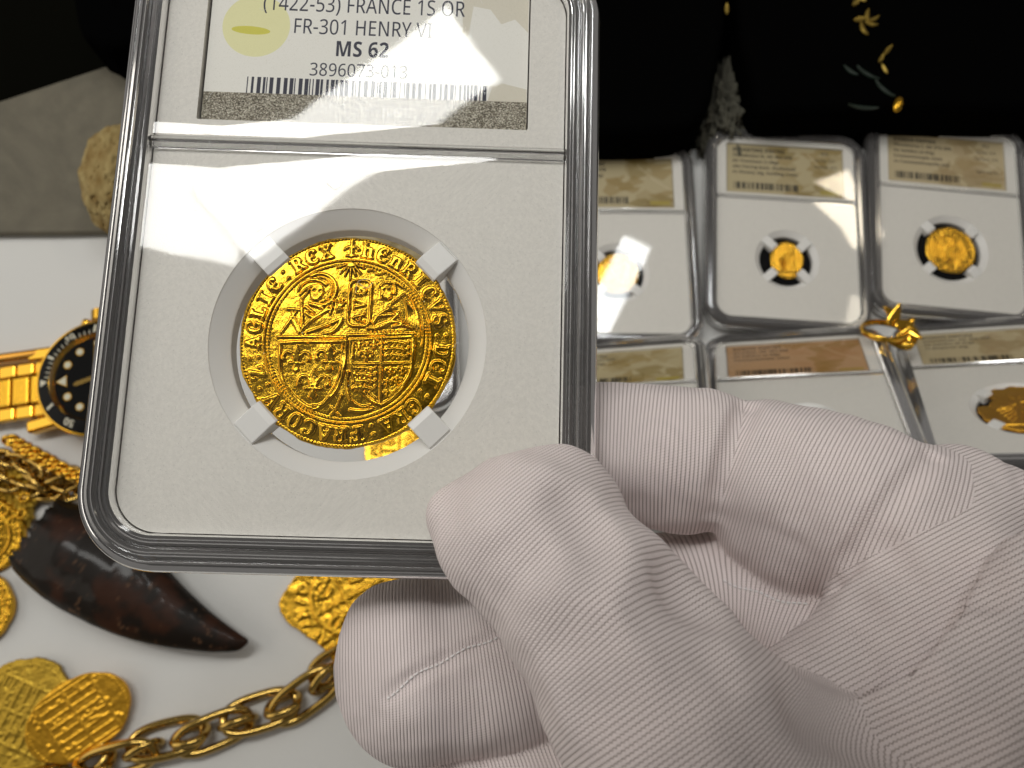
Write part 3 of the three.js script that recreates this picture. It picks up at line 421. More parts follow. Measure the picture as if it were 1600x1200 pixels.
const arms = Height.draw(512, (g) => {
  for (let i = 0; i < 80; i++) { const a = i / 80 * 6.2832; g.beginPath(); g.arc(Math.cos(a) * 0.92, Math.sin(a) * 0.92, 0.018, 0, 7); g.fill(); }
  g.lineWidth = 0.05; for (let i = 0; i < 8; i++) { g.beginPath(); g.moveTo(-0.5, -0.6 + i * 0.17); g.lineTo(0.5, -0.6 + i * 0.17); g.stroke(); } g.lineWidth = 0.06; g.strokeRect(-0.55, -0.68, 1.1, 1.36); g.beginPath(); g.moveTo(0, -0.66); g.lineTo(0, 0.66); g.stroke();
  for (let i = 0; i < 60; i++) { g.beginPath(); g.arc((rnd() * 2 - 1) * 0.7, (rnd() * 2 - 1) * 0.7, 0.02 + 0.03 * rnd(), 0, 7); g.fill(); }
}, 2);
const cobOut = (R, s) => (a) => R * (1 + 0.09 * Math.cos(4 * a + s) + 0.06 * N2(Math.cos(a) * 1.5 + s, Math.sin(a) * 1.5) + 0.012 * N2(Math.cos(a) * 8, Math.sin(a) * 8 + s));
looseCoin(548, 930, 1.2, 22, 2.0, cobOut(22.5, 1.2), (x, y) => cob.get(x, y), 'irregular lobed gold coin half hidden by the case edge and glove tip', { turn: 0.5, wear: 0.16, s: 4, amp: 0.5 });
looseCoin(628, 704, 1.2, 13, 1.6, wobbly(13.5, 0.05, 9), (x, y) => cob.get(x, y), 'gold coin glimpsed through the window of the held case', { s: 12 });
looseCoin(36, 1118, 2.0, 18, 2.0, wobbly(18.5, 0.05, 6), (x, y) => arms.get(x, y), 'dark worn gold coin at the bottom left corner under a brighter coin', { mat: M.goldDull, wear: 0.22, s: 6, turn: 1.2, amp: 0.22 });
looseCoin(124, 1121, 6.2, 17, 1.8, (a) => 17 * (1 + 0.02 * N2(Math.cos(a) * 2, Math.sin(a) * 2)) * (1 / Math.sqrt((Math.cos(a)) ** 2 + (Math.sin(a) / 0.76) ** 2)), (x, y) => arms.get(x, y), 'bright oval gold coin resting on the dark coin at bottom left', { tilt: [0.1, -0.22], turn: 0.62, mat: M.goldSoft, wear: 0.14, s: 3, amp: 0.22 });
looseCoin(-22, 838, 3.0, 14, 2.2, wobbly(13.6, 0.02, 2), (x, y) => cob.get(x, y) + 1.2 * sst(Math.hypot(x, y), 0.8, 0.88), 'gold medal coin with raised rim at the left edge below the jewellery', { s: 8, tilt: [0.2, -0.15], mat: M.gold });
looseCoin(-38, 952, 2.0, 14, 2.2, wobbly(13.2, 0.02, 5), (x, y) => cob.get(x, y) + 1.2 * sst(Math.hypot(x, y), 0.8, 0.88), 'lower gold coin cut off by the left edge beside the tooth', { s: 9, tilt: [0.05, -0.05], mat: M.gold });

// ================================================================= wrist watch, lying with its crown towards the back
{
  const w = thing('wrist_watch', 'gold wrist watch with black bezel and dial, beside the left edge of the held case', 'watch', onPlane(153, 590, 10)); w.rotation.y = 0.14; w.scale.setScalar(1.1);
  const lathe = (pts, n = 72) => crease(mergeVertices(new THREE.LatheGeometry(pts.map(([r, y]) => new THREE.Vector2(r, y)), n).deleteAttribute('uv').deleteAttribute('normal')), 0.5);
  mesh('case', lathe([[0, -8], [15, -8], [19, -6.4], [20.2, -4], [20.2, -1.2], [19.6, -0.2], [20.3, 0.05], [20.5, 0.5], [20.1, 0.9], [19.6, 0.95], [19, 0.3]]), M.goldBright, w);
  const bezTex = canvasTex(1024, 1024, (g) => {
    g.fillStyle = '#060606'; g.fillRect(0, 0, 1024, 1024); g.translate(512, 512); g.fillStyle = '#d8d2bc'; g.font = 'bold 84px sans-serif'; g.textAlign = 'center'; g.textBaseline = 'middle';
    for (let m = 0; m < 60; m++) { g.save(); g.rotate((m / 60) * 2 * Math.PI - Math.PI / 2); g.translate(0, -440); if (m % 10 === 0 && m) g.fillText(String(m), 0, 0); else if (m === 0) { g.beginPath(); g.moveTo(-34, -32); g.lineTo(34, -32); g.lineTo(0, 36); g.fill(); } else if (m % 5 === 0) g.fillRect(-11, -36, 22, 72); else if (m < 20) g.fillRect(-4, 8, 8, 36); g.restore(); }
  });
  const bz = new THREE.LatheGeometry([[15.4, 2.2], [15.9, 2.35], [19.4, 1.25], [19.7, 0.9]].map(([r, y]) => new THREE.Vector2(r, y)), 96); { const p = bz.attributes.position, u = bz.attributes.uv; for (let i = 0; i < p.count; i++) u.setXY(i, 0.5 + p.getX(i) / 40, 0.5 - p.getZ(i) / 40); }
  mesh('bezel', bz, PM({ map: bezTex, roughness: 0.4, specularIntensity: 0.25 }), w);
  mesh('dial', new THREE.CylinderGeometry(14.4, 14.4, 0.4, 64).translate(0, 0.4, 0), PM({ color: rgb(0.003, 0.003, 0.003), roughness: 0.8, specularIntensity: 0.1 }), w);
  mesh('inner_ring', lathe([[14.3, 0.5], [15.4, 2.1], [15.5, 2.15], [15.45, 0.2]]), M.goldBright, w);
  const lume = SM({ color: rgb(0.62, 0.62, 0.5), roughness: 0.7 });
  for (let h = 0; h < 12; h++) {
    const a = h * Math.PI / 6, x = -Math.cos(a) * 11.2, z = -Math.sin(a) * 11.2; let g, r;
    if (h === 0) { g = new THREE.CylinderGeometry(1.9, 1.9, 0.4, 3).rotateY(-Math.PI / 2); r = new THREE.CylinderGeometry(2.4, 2.4, 0.3, 3).rotateY(-Math.PI / 2); } else if (h % 3 === 0) { g = new RoundedBoxGeometry(3.4, 0.4, 1.2, 2, 0.1).rotateY(-a); r = new RoundedBoxGeometry(4, 0.3, 1.7, 2, 0.1).rotateY(-a); } else { g = new THREE.CylinderGeometry(1.05, 1.05, 0.4, 20); r = new THREE.CylinderGeometry(1.4, 1.4, 0.3, 20); }
    const mk = mesh('hour_marker', r.translate(x, 0.72, z), M.goldBright, w); mesh('lume', g.translate(x, 0.8, z), lume, mk);
  }
  const hand = (L, wd, a, y) => { const s = new THREE.Shape([[-2, -wd], [L * 0.85, -wd], [L, 0], [L * 0.85, wd], [-2, wd]].map(([p, q]) => new THREE.Vector2(p, q))); return extrude(s, 0.25).rotateX(-Math.PI / 2).rotateY(a).translate(0, y, 0); };
  mesh('watch_hand', hand(8, 0.75, Math.PI + 0.25, 1.2), M.goldPale, w); mesh('watch_hand', hand(11.5, 0.55, Math.PI * 0.5, 1.5), M.goldPale, w);
  mesh('crystal', new THREE.CircleGeometry(15.3, 48).rotateX(-Math.PI / 2).translate(0, 2.28, 0), M.pane, w);
  const cr = new THREE.CylinderGeometry(3.4, 3.4, 3.6, 48, 3, false); { const p = cr.attributes.position; for (let i = 0; i < p.count; i++) { const a = Math.atan2(p.getZ(i), p.getX(i)), k = 1 + 0.04 * Math.cos(a * 24); p.setXYZ(i, p.getX(i) * k, p.getY(i), p.getZ(i) * k); } } cr.rotateX(Math.PI / 2); cr.translate(0, -3.2, -23.6);
  mesh('crown', cr, M.goldBright, w);
  for (const s of [-1, 1]) mesh('crown_guard', new RoundedBoxGeometry(3, 5, 4.6, 3, 1.2).rotateY(s * 0.35).translate(s * 5.4, -3.6, -20.6), M.goldBright, w);
  for (const s of [-1, 1]) mesh('lug', new RoundedBoxGeometry(13, 5, 4.6, 3, 1.3).rotateZ(0.2).rotateY(s * 0.08).translate(-19.5, -4.6, s * 12.4), M.goldBright, w);
  const br = new THREE.Group(); br.name = 'bracelet'; w.add(br);
  for (let i = 0; i < 7; i++) { const x = -21.5 - i * 6.3, y = -4.2 - 0.12 * i * i * 0.6, tl = 0.02 + 0.035 * i; for (const [z, wd, big] of [[0, 10.2, 1], [-7.6, 4.7, 0], [7.6, 4.7, 0]]) mesh('bracelet_link', new RoundedBoxGeometry(6.0, 2.6, wd, 3, 0.8).rotateZ(tl).translate(x + (big ? 0 : 1.4), y + (big ? 0.15 : 0), z), big ? M.gold : M.goldBright, br); }
  mesh('clasp', new RoundedBoxGeometry(44, 5.4, 3.4, 4, 1.4).translate(-36, -5.4, -13.2), PM({ color: rgb(0.85, 0.42, 0.08), metalness: 1, roughness: 0.16 }), w);
}

// ================================================================= fossil tooth
{
  const LOW = [[30, 890], [52, 915], [85, 942], [130, 967], [180, 990], [235, 1006], [290, 1015], [340, 1019], [374, 1016], [387, 1006]], UPP = [[106, 786], [128, 790], [165, 802], [205, 822], [238, 856], [268, 894], [300, 928], [338, 962], [370, 986], [387, 998]];
  const cl = new THREE.CatmullRomCurve3(LOW.map(([x, y]) => onPlane(x, y, 7).multiplyScalar(1000))), cu = new THREE.CatmullRomCurve3(UPP.map(([x, y]) => onPlane(x, y, 7).multiplyScalar(1000)));
  const nu = 150, nv = 72, pos = [], uv = [], idx = [];
  for (let i = 0; i <= nu; i++) { const t = i / nu, l = cl.getPoint(t), u = cu.getPoint(t), c = l.clone().add(u).multiplyScalar(0.5), hw = l.distanceTo(u) / 2, e = u.clone().sub(l).normalize(), th = Math.min(9, hw * 0.52 + 0.4);
    const along = cl.getTangent(t);
    for (let j = 0; j < nv; j++) { const a = j / nv * 2 * Math.PI, ca = Math.cos(a), sa = Math.sin(a), k = 1 + 0.012 * fbm2(t * 9, ca * 1.5 + sa, 3) + 0.05 * sst(0.14 - t, 0, 0.14) * N2(a * 3, 5); const p = c.clone().addScaledVector(e, ca * hw * k); p.y = 7.4 + sa * th * k * (1 - 0.1 * ca) + (1 - t) * 1.5; p.y = Math.max(p.y, 0.15); if (t < 0.05) p.addScaledVector(along, (1 - t / 0.05) * (3.2 * N2(ca * 2.5, sa * 2.5) + 1.6 * N2(ca * 9, sa * 9))); pos.push(p.x, p.y, p.z); uv.push(t * 0.09, j / nv * 0.06); } }
  for (let i = 0; i < nu; i++) for (let j = 0; j < nv; j++) { const a = i * nv + j, b = i * nv + (j + 1) % nv; idx.push(a, b, a + nv, b, b + nv, a + nv); }
  const c0 = pos.length / 3; let s = V(); for (let j = 0; j < nv; j++) s.add(V(pos[j * 3], pos[j * 3 + 1], pos[j * 3 + 2])); s.multiplyScalar(1 / nv); pos.push(s.x + 2.5, s.y, s.z + 1.5); uv.push(0, 0.03); for (let j = 0; j < nv; j++) idx.push(c0, (j + 1) % nv, j);
  const c1 = pos.length / 3; s = V(); for (let j = 0; j < nv; j++) { const k = (nu * nv + j) * 3; s.add(V(pos[k], pos[k + 1], pos[k + 2])); } s.multiplyScalar(1 / nv); pos.push(s.x + 0.4, s.y, s.z); uv.push(0.09, 0.03); for (let j = 0; j < nv; j++) idx.push(c1, nu * nv + j, nu * nv + (j + 1) % nv);
  const g = new THREE.BufferGeometry(); g.setAttribute('position', new THREE.Float32BufferAttribute(pos, 3)); g.setAttribute('uv', new THREE.Float32BufferAttribute(uv, 2)); g.setIndex(idx); g.computeVertexNormals();
  const col = [], pp = g.attributes.position; for (let i = 0; i < pp.count; i++) { const x = pp.getX(i) * 0.05, y = pp.getY(i) * 0.05, z = pp.getZ(i) * 0.05, k = sst(fbm3(x * 1.2, y * 1.2, z * 1.2 + 5, 4), -0.05, 0.45), cr = sst(0.035 - Math.abs(fbm3(x * 2.4, y * 2.4, z * 2.4, 3)), 0, 0.02) * sst(fbm3(x * 0.8, y, z * 0.8 + 9, 2), 0.0, 0.3); col.push(lerp(lerp(0.008, 0.034, k), 0.16, cr * 0.6), lerp(lerp(0.0045, 0.011, k), 0.08, cr * 0.6), lerp(lerp(0.002, 0.004, k), 0.04, cr * 0.6)); }
  g.setAttribute('color', new THREE.Float32BufferAttribute(col, 3));
  tagged(mesh('fossil_tooth', g, PM({ vertexColors: true, roughness: 0.5, specularIntensity: 0.3, clearcoat: 0.14, clearcoatRoughness: 0.1, bumpMap: rep(grainTex, 1 / 0.05), bumpScale: 0.00005 }), scene), 'dark brown curved fossil tooth under the lower left corner of the held case', 'tooth');
}

// ================================================================= chains
const ovalGeo = (L, W, r, seg = 48) => { const c = new THREE.CatmullRomCurve3(Array.from({ length: 24 }, (_, i) => { const a = i / 24 * 2 * Math.PI, ca = Math.cos(a), sa = Math.sin(a); return V(Math.sign(ca) * Math.abs(ca) ** 0.75 * L / 2, 0, Math.sign(sa) * Math.abs(sa) ** 0.75 * W / 2); }), true); return new THREE.TubeGeometry(c, seg, r, 10, true); };
function chainAlong(o, pix, h, step, geos, mat, wave = 0) {
  const cv = new THREE.CatmullRomCurve3(pix.map(([x, y, hh]) => onPlane(x, y, hh ?? h))), n = Math.round(cv.getLength() * 1000 / step), shared = geos.map(([g, ...q]) => [g.scale(MM, MM, MM), ...q]);
  for (let i = 0; i <= n; i++) { const t = i / n, p = cv.getPointAt(t), d = cv.getTangentAt(t), [g, roll, dy, yaw, side] = shared[i % shared.length]; const m = new THREE.Mesh(g, mat); m.name = 'link'; m.castShadow = m.receiveShadow = true; const z = V(-d.z, 0, d.x).normalize(); m.position.copy(p).addScaledVector(z, (side ?? 0) * MM); m.position.y += dy * MM + wave * MM * Math.sin(i * 2.3); m.rotation.order = 'YXZ'; m.rotation.set(roll + 0.12 * Math.sin(i * 5.1), Math.atan2(-d.z, d.x) + yaw, 0.1 * Math.sin(i * 3.7)); o.add(m); }
}
{
  const o = thing('gold_chain', 'gold necklace of paired long oval links running under the glove at the bottom', 'chain');
  const big = ovalGeo(25, 11, 1.45), big2 = ovalGeo(25, 11, 1.45), small = ovalGeo(11, 9, 1.35, 32);
  chainAlong(o, [[40, 1235], [137, 1192], [247, 1166], [330, 1138], [405, 1120], [470, 1085], [535, 1044], [640, 990]], 3.4, 8.2, [[big, 0.45, 1.4, 0.1, 1.2], [small, 1.3, 0.3, 0.25, 0], [big2, -0.3, 0.2, -0.08, -1.4], [small.clone(), -1.0, 0.8, -0.2, 0]], M.goldPale);
}
{
  const o = thing('rope_necklace', 'thin twisted gold rope chain on top of the jewellery at the left edge', 'necklace');
  const l = ovalGeo(5.2, 4.2, 0.8, 18), l2 = ovalGeo(5.2, 4.2, 0.8, 18);
  chainAlong(o, [[18, 688, 8], [38, 700, 9], [60, 712, 9], [88, 728, 8], [118, 742, 7], [150, 752, 5]], 8, 1.9, [[l, 1.0, 0, 0.7], [l2, -0.8, 0, 0.5]], M.goldBright);
  const c = new THREE.SphereGeometry(2.2, 16, 12); const b = mesh('bead', c, M.goldBright, o); b.position.copy(onPlane(20, 690, 9));
}
{
  const o = thing('link_necklace', 'heavier gold link chain coiled below the rope chain at the left edge', 'necklace');
  const l = ovalGeo(9, 6, 1.0, 28), l2 = ovalGeo(9, 6, 1.0, 28);
  chainAlong(o, [[-30, 712, 6], [10, 718, 6], [45, 730, 6], [70, 752, 5], [100, 742, 4], [130, 752, 3], [120, 770, 2], [70, 768, 3], [30, 762, 4], [-10, 742, 6], [-40, 735, 6]], 5, 3.6, [[l, 0.4, 0, 0.2], [l2, -1.1, 0, -0.2]], M.goldPale, 0.5);
}
{ // crumpled filigree pendant
  const o = thing('filigree_pendant', 'dark gold openwork pendant at the left edge between chains and coin', 'pendant', onPlane(14, 778, 3));
  const g = coinGeo(11, 2.4, wobbly(11, 0.25, 3.3), (x, y) => 0.9 * fbm2(x * 4, y * 4 + 8, 3) + 0.5 * Math.abs(N2(x * 8, y * 8)), 40, 160); g.rotateX(-Math.PI / 2 + 0.2); mesh('plate', g, M.goldDull, o);
  for (let i = 0; i < 9; i++) { const a = i * 0.7, r = 7 + 2.5 * Math.sin(i * 2.1); mesh('scroll', new THREE.TorusGeometry(1.7, 0.5, 8, 20).rotateX(1.3).rotateY(i).translate(Math.cos(a) * r, 2.3, Math.sin(a) * r), M.gold, o); }
}
{ // ring
  const o = thing('gold_ring', 'gold ring with an openwork leaf head lying across the corners of four cases', 'ring', onPlane(1388, 517, 22));
  mesh('band', new THREE.TorusGeometry(7.6, 0.75, 12, 56).scale(1, 0.9, 1.6).rotateX(Math.PI / 2 - 0.75).translate(-1.6, 0, 0), M.goldBright, o);
  const leaf = (L, W) => { const s = new THREE.SphereGeometry(1, 20, 14); const p = s.attributes.position; for (let i = 0; i < p.count; i++) { const x = p.getX(i); p.setXYZ(i, x * L, p.getY(i) * 0.9 + 0.35 * x * x * L * 0.4, p.getZ(i) * W * (1 - 0.5 * x)); } s.computeVertexNormals(); return s; };
  for (const [x, y, z, a, L, W, t] of [[2.6, 1.2, -5.8, 1.2, 3.6, 1.6, 0.3], [4.8, 1.0, -2.2, 0.4, 2.8, 1.6, -0.2], [7.6, 0.6, 0.2, -0.9, 4.0, 2.0, 0.2], [6.8, 0.2, 4.2, -2.1, 3.4, 1.9, 0.1], [3.4, 0.4, 5.2, 2.9, 3.6, 1.5, -0.2], [4.6, 1.6, 1.6, 0.9, 2.4, 1.3, 0.5], [1.0, 0.8, -7.2, 2.6, 2.4, 1.2, 0.2], [8.2, -0.4, -3.0, 0.8, 2.4, 1.4, 0]]) mesh('leaf', leaf(L * 1.25, W * 1.3).rotateZ(t).rotateY(a).translate(x, y, z), (x * 10 | 0) % 2 ? M.gold : M.goldBright, o);
}
{ // gold leaves and green leaf on the wide stand
  const mk = (o, list, mat) => { for (let [x, y, L, W, a] of list) { L *= 0.8; W *= 0.8; const s = new THREE.Shape(); s.moveTo(-L, 0); s.quadraticCurveTo(-L * 0.2, W, L, 0.1); s.quadraticCurveTo(0, -W * 0.9, -L, 0); const g = new THREE.ExtrudeGeometry(s, { depth: 0.5, bevelEnabled: true, bevelSize: 0.25, bevelThickness: 0.25, bevelSegments: 2, curveSegments: 8 }); const p = g.attributes.position; for (let i = 0; i < p.count; i++) p.setZ(i, p.getZ(i) + 0.08 * p.getX(i) ** 2 / L * 2); g.computeVertexNormals(); g.rotateX(-Math.PI / 2 + 0.5 * Math.sin(x)); g.rotateY(a); const m = mesh('leaf', g, mat, o); m.position.copy(onPlane(x, y, 25)).sub(o.position); m.position.y += 0.0012; } };
  const o = thing('gold_leaf_pendant', 'cluster of pale gold leaves on the black stand at the top right', 'pendant', onPlane(1355, 40, 24));
  mk(o, [[1336, 8, 3.2, 2.4, 0.9], [1344, 1, 2.6, 1.8, 2.2], [1340, 34, 3, 2, 0.2], [1352, 28, 3.2, 2, 1.4], [1362, 35, 3.2, 2, 0.4], [1346, 50, 3.6, 2.6, 1.9], [1358, 42, 3, 1.8, 2.8]], M.goldLeaf);
  const o2 = thing('gold_leaf_pendant', 'narrow curved gold leaf below the leaf cluster on the black stand', 'pendant', onPlane(1380, 90, 24)); mk(o2, [[1384, 82, 3.0, 1.6, 0.9], [1375, 96, 2.8, 1.3, 1.0], [1380, 112, 2.8, 1.0, 1.9]], M.goldLeaf);
  const o4 = thing('gold_leaf_pendant', 'tiny gold leaf above the grey rock between the black stands', 'pendant', onPlane(1134, 20, 24)); mk(o4, [[1134, 19, 3.2, 1.5, 1.5]], M.goldLeaf);
  const o3 = thing('green_leaf_pendant', 'dark green leaves with a gold cap behind the right back-row case', 'pendant', onPlane(1370, 140, 24));
  mk(o3, [[1326, 115, 4, 1.6, 2.4], [1352, 120, 6, 2.2, 2.5], [1378, 144, 6, 2.2, 2.3], [1345, 172, 7, 1.2, 3.0]], SM({ color: rgb(0.002, 0.012, 0.005), roughness: 0.5 })); mesh('cap', new THREE.SphereGeometry(2, 16, 12).scale(1.0, 0.8, 1.8).rotateY(-0.4), M.gold, o3).position.copy(onPlane(1403, 163, 26)).sub(o3.position);
}

// ================================================================= the gloved hand: one surface, fitted over its fingers
// every chain: [px, py, depth mm, radius mm]; knit ribs run round each chain
const toCam = (px, py, d) => V((px - 800) / FPX * d, (py - 600) / FPX * d, d);   // camera axes: x right, y down, z away, millimetres
const CH = [
  { k: 2.2, p: [[834, 846, 86.2, 9.3], [876, 890, 84.5, 9.6], [940, 965, 81, 10.3], [1022, 1085, 77.5, 11.3], [1112, 1205, 75, 12.6], [1290, 1322, 72.5, 13], [1500, 1420, 71.5, 15]] },      // thumb
  { k: 2.2, p: [[705, 802, 88.6, 2.9], [786, 768, 87.8, 3.5], [868, 737, 88.6, 3.0]], of: 0 },
  { k: 3.0, p: [[754, 838, 87.4, 5.4], [820, 810, 86.6, 6.4], [892, 786, 87.4, 5.4]], of: 0 },                                                                                                 // square end of the thumb
  { k: 1.0, p: [[850, 700, 110.5, 9.4], [960, 704, 110, 9.7], [1040, 710, 108.5, 9.9], [1092, 714, 107.8, 9.8]] },                                                                        // forefinger end
  { k: 1.0, p: [[1196, 742, 105.5, 10.2], [1250, 763, 103.5, 11.0], [1330, 795, 100.5, 11.4], [1392, 822, 98.5, 11.2]] },                                                              
  { k: 1.2, p: [[1010, 756, 107.5, 5.8], [1068, 766, 106.5, 5.8]], of: 3 },
  { k: 1.2, p: [[1200, 818, 103, 6.3], [1250, 838, 101.5, 7.4]], of: 4 },      // pads either side of the finger crease
  { k: 1.6, p: [[1458, 850, 97.5, 10.4], [1462, 950, 92, 11.3], [1430, 1055, 87, 12], [1370, 1180, 83, 13], [1330, 1330, 81, 15]], of: 18 },                                                 // forefinger root
  { k: 1.5, p: [[682, 1042, 108, 11.7], [760, 1034, 109, 12.2], [880, 1005, 110, 11.8], [1000, 965, 111, 11.2], [1130, 948, 110.5, 10.8], [1250, 1000, 106, 11], [1400, 1120, 98, 13]] }, // middle finger
  { k: 7.0, p: [[612, 985, 108.5, 5.6], [606, 1040, 108.5, 6.2], [624, 1110, 108.5, 6]], of: 8 },
  { k: 1.0, p: [[780, 1262, 109, 11], [900, 1205, 109.5, 11.4], [1020, 1150, 109.5, 11], [1150, 1120, 108, 11], [1350, 1220, 100, 14]] },                                                  // ring finger
  { k: 1.0, p: [[860, 1420, 107, 9], [980, 1360, 107, 9.4], [1120, 1290, 105, 10], [1350, 1330, 100, 13]] },                                                                               // little finger
  { k: 4.0, p: [[1130, 1165, 79, 7.4], [1210, 1142, 81.5, 7.2], [1310, 1120, 84.5, 8.6]], of: 18 },                                                                                             // web
  { k: 3.0, p: [[1610, 960, 104, 17], [1580, 1110, 98, 19], [1490, 1290, 94, 22], [1600, 1500, 92, 28]], of: 18 },                                                                                 // palm and back
  { k: 3.0, p: [[1490, 810, 101, 9.5], [1570, 880, 101, 12], [1680, 980, 102, 17]], of: 18 },
  { k: 3.2, p: [[1340, 1232, 77, 3.8], [1424, 1154, 70.5, 4.4], [1490, 1102, 69.5, 4.4], [1560, 1010, 72, 4.4], [1616, 896, 79, 4.2]], of: 18 },                                           // folds
  { k: 3.0, p: [[1450, 1276, 74, 4.6], [1528, 1204, 67.5, 5], [1606, 1132, 68.5, 4.6], [1690, 1050, 71.5, 4.6]], of: 18 },
  { k: 1.8, p: [[1580, 1290, 66, 5.2], [1664, 1210, 67, 5.2], [1746, 1130, 69, 5.2]], of: 18 },
  { k: 1, virtual: true, p: [[1230, 560, 92, 16], [1400, 860, 88, 16], [1560, 1180, 82, 16], [1700, 1500, 80, 16]] },                                         // lie of the knit over the back of the hand
];
for (const c of CH) {
  const q = c.p.map(([x, y, d, r]) => [toCam(x, y, d), r]), cv = new THREE.CatmullRomCurve3(q.map((a) => a[0]), false, 'centripetal'), L = cv.getLength(), n = Math.max(6, Math.ceil(L / 0.8));
  c.P = new Float32Array((n + 1) * 4); c.T = []; c.S = []; c.A = []; c.B = []; let prev = null;
  for (let i = 0; i <= n; i++) {
    const t = i / n, u = cv.getUtoTmapping(t), p = cv.getPoint(u), f = u * (q.length - 1), k = Math.min(q.length - 2, f | 0), a = f - k, w = a * a * (3 - 2 * a); c.P.set([p.x, p.y, p.z, lerp(q[k][1], q[k + 1][1], w)], i * 4);
    const tg = cv.getTangent(u); c.T.push(tg); c.S.push(t * L); let A = (prev ?? V(0, 0, -1)).clone(); A.addScaledVector(tg, -A.dot(tg)).normalize(); c.A.push(A); c.B.push(tg.clone().cross(A)); prev = A;
  }
  // the rib count runs along the side of the finger that faces out, so that ribs keep their spacing there
  c.QP = new Float32Array((n + 1) * 3); c.QS = []; c.QT = []; for (let i = 0; i <= n; i++) c.QP.set([c.P[i * 4], c.P[i * 4 + 1], c.P[i * 4 + 2] - 0.65 * c.P[i * 4 + 3]], i * 3);
  { const q = (i) => V(c.QP[i * 3], c.QP[i * 3 + 1], c.QP[i * 3 + 2]); let L2 = 0; for (let i = 0; i <= n; i++) { if (i) L2 += q(i).distanceTo(q(i - 1)); c.QS.push(L2); c.QT.push(q(Math.min(n, i + 1)).sub(q(Math.max(0, i - 1))).normalize()); } }
  c.n = n + 1; c.lo = V(1e9, 1e9, 1e9); c.hi = V(-1e9, -1e9, -1e9); for (let i = 0; i < c.n; i++) { const [x, y, z, r] = c.P.subarray(i * 4, i * 4 + 4); c.lo.min(V(x - r, y - r, z - r)); c.hi.max(V(x + r, y + r, z + r)); }
}
function chainD(c, x, y, z) { let m = 1e9; const P = c.P; for (let i = 0; i < P.length; i += 4) { const dx = x - P[i], dy = y - P[i + 1], dz = z - P[i + 2], d = Math.sqrt(dx * dx + dy * dy + dz * dz) - P[i + 3]; if (d < m) m = d; } return m; }
const boxD = (c, x, y, z) => { const dx = Math.max(c.lo.x - x, x - c.hi.x, 0), dy = Math.max(c.lo.y - y, y - c.hi.y, 0), dz = Math.max(c.lo.z - z, z - c.hi.z, 0); return Math.sqrt(dx * dx + dy * dy + dz * dz); };
const SOLID = CH.filter((c) => !c.virtual);
function body(x, y, z) {
  let d = 1e3;
  for (const c of SOLID) { const b = boxD(c, x, y, z); if (b > 6 || b > d + 6) { if (d > 900) d = Math.min(d, 900); continue; } const e = chainD(c, x, y, z), k = c.k, h = Math.max(k - Math.abs(d - e), 0) / k; d = Math.min(d, e) - h * h * k * 0.25; }
  if (d > 800) { let m = 1e3; for (const c of SOLID) m = Math.min(m, boxD(c, x, y, z)); return Math.max(m, 4); }
  if (Math.abs(d) < 4) d -= 0.32 * N3(x * 0.07, y * 0.07, z * 0.07) + 0.13 * N3(x * 0.2 + 9, y * 0.2, z * 0.2);
  return d;
}
// creases pressed into the fabric: [points in the picture, radius, depth, softness, start of the search]
const hitBody = (f, px, py, from = 60) => { const d = V((px - 800) / FPX, (py - 600) / FPX, 1), l = d.length(); let t = from; for (let i = 0; i < 200; i++) { const q = f(d.x * t, d.y * t, t); if (q < 0.03) break; t += clamp(q / l, 0.02, 2) * 0.8; } return d.multiplyScalar(t); };
const GROOVES = [
  [[[1119, 812], [1126, 770], [1139, 715], [1157, 660], [1176, 615]], 1.7, 1.0, 1.0, 90], [[[860, 1024], [910, 1008], [980, 982], [1056, 938], [1096, 905]], 4.6, 0.5, 3, 60], [[[900, 1115], [960, 1098], [1040, 1060], [1120, 1005]], 3.6, 0.4, 2.5, 60],
  [[[1300, 912], [1345, 850], [1408, 765], [1462, 706]], 1.5, 0.9, 1.0, 60], [[[1290, 1098], [1372, 1124], [1438, 1078], [1498, 1000], [1532, 900]], 3.4, 1.3, 2.4, 60], [[[1446, 1166], [1510, 1108], [1600, 1012], [1660, 930]], 3.4, 1.3, 2.4, 60],
  [[[1372, 850], [1430, 905], [1468, 985]], 2.2, 0.6, 1.6, 60], [[[1330, 930], [1390, 985], [1420, 1050]], 2.4, 0.5, 1.8, 60], [[[596, 1094], [640, 1063], [684, 1037], [735, 1013], [786, 990]], 1.2, 0.6, 0.8, 88], [[[1200, 690], [1230, 740], [1236, 800]], 2.6, 0.4, 2, 90], [[[900, 770], [930, 830], [930, 880]], 3, 0.22, 2, 60],
].map(([pts, r, dep, k, from]) => {
  const cv = new THREE.SplineCurve(pts.map(([x, y]) => new THREE.Vector2(x, y))), n = Math.ceil(cv.getLength() / 5), c = { r, k, P: [], lo: V(1e9, 1e9, 1e9), hi: V(-1e9, -1e9, -1e9) };
  for (let i = 0; i <= n; i++) { const q = cv.getPointAt(i / n), p = hitBody(body, q.x, q.y, from), fade = Math.min(1, i / n * 5, (1 - i / n) * 5); p.addScaledVector(p.clone().normalize(), -(r - dep * fade)); c.P.push(p.x, p.y, p.z); c.lo.min(p.clone().subScalar(r)); c.hi.max(p.clone().addScalar(r)); } return c;
});
function glove(x, y, z) {
  let d = body(x, y, z); if (d > 3 || d < -4) return d;
  for (const c of GROOVES) { if (boxD(c, x, y, z) > c.k + 1) continue; let m = 1e9; const P = c.P; for (let i = 0; i < P.length; i += 3) { const q = (x - P[i]) ** 2 + (y - P[i + 1]) ** 2 + (z - P[i + 2]) ** 2; if (q < m) m = q; } const e = c.r - Math.sqrt(m), h = Math.max(c.k - Math.abs(d - e), 0) / c.k; d = Math.max(d, e) + h * h * c.k * 0.25; }
  return d;
}
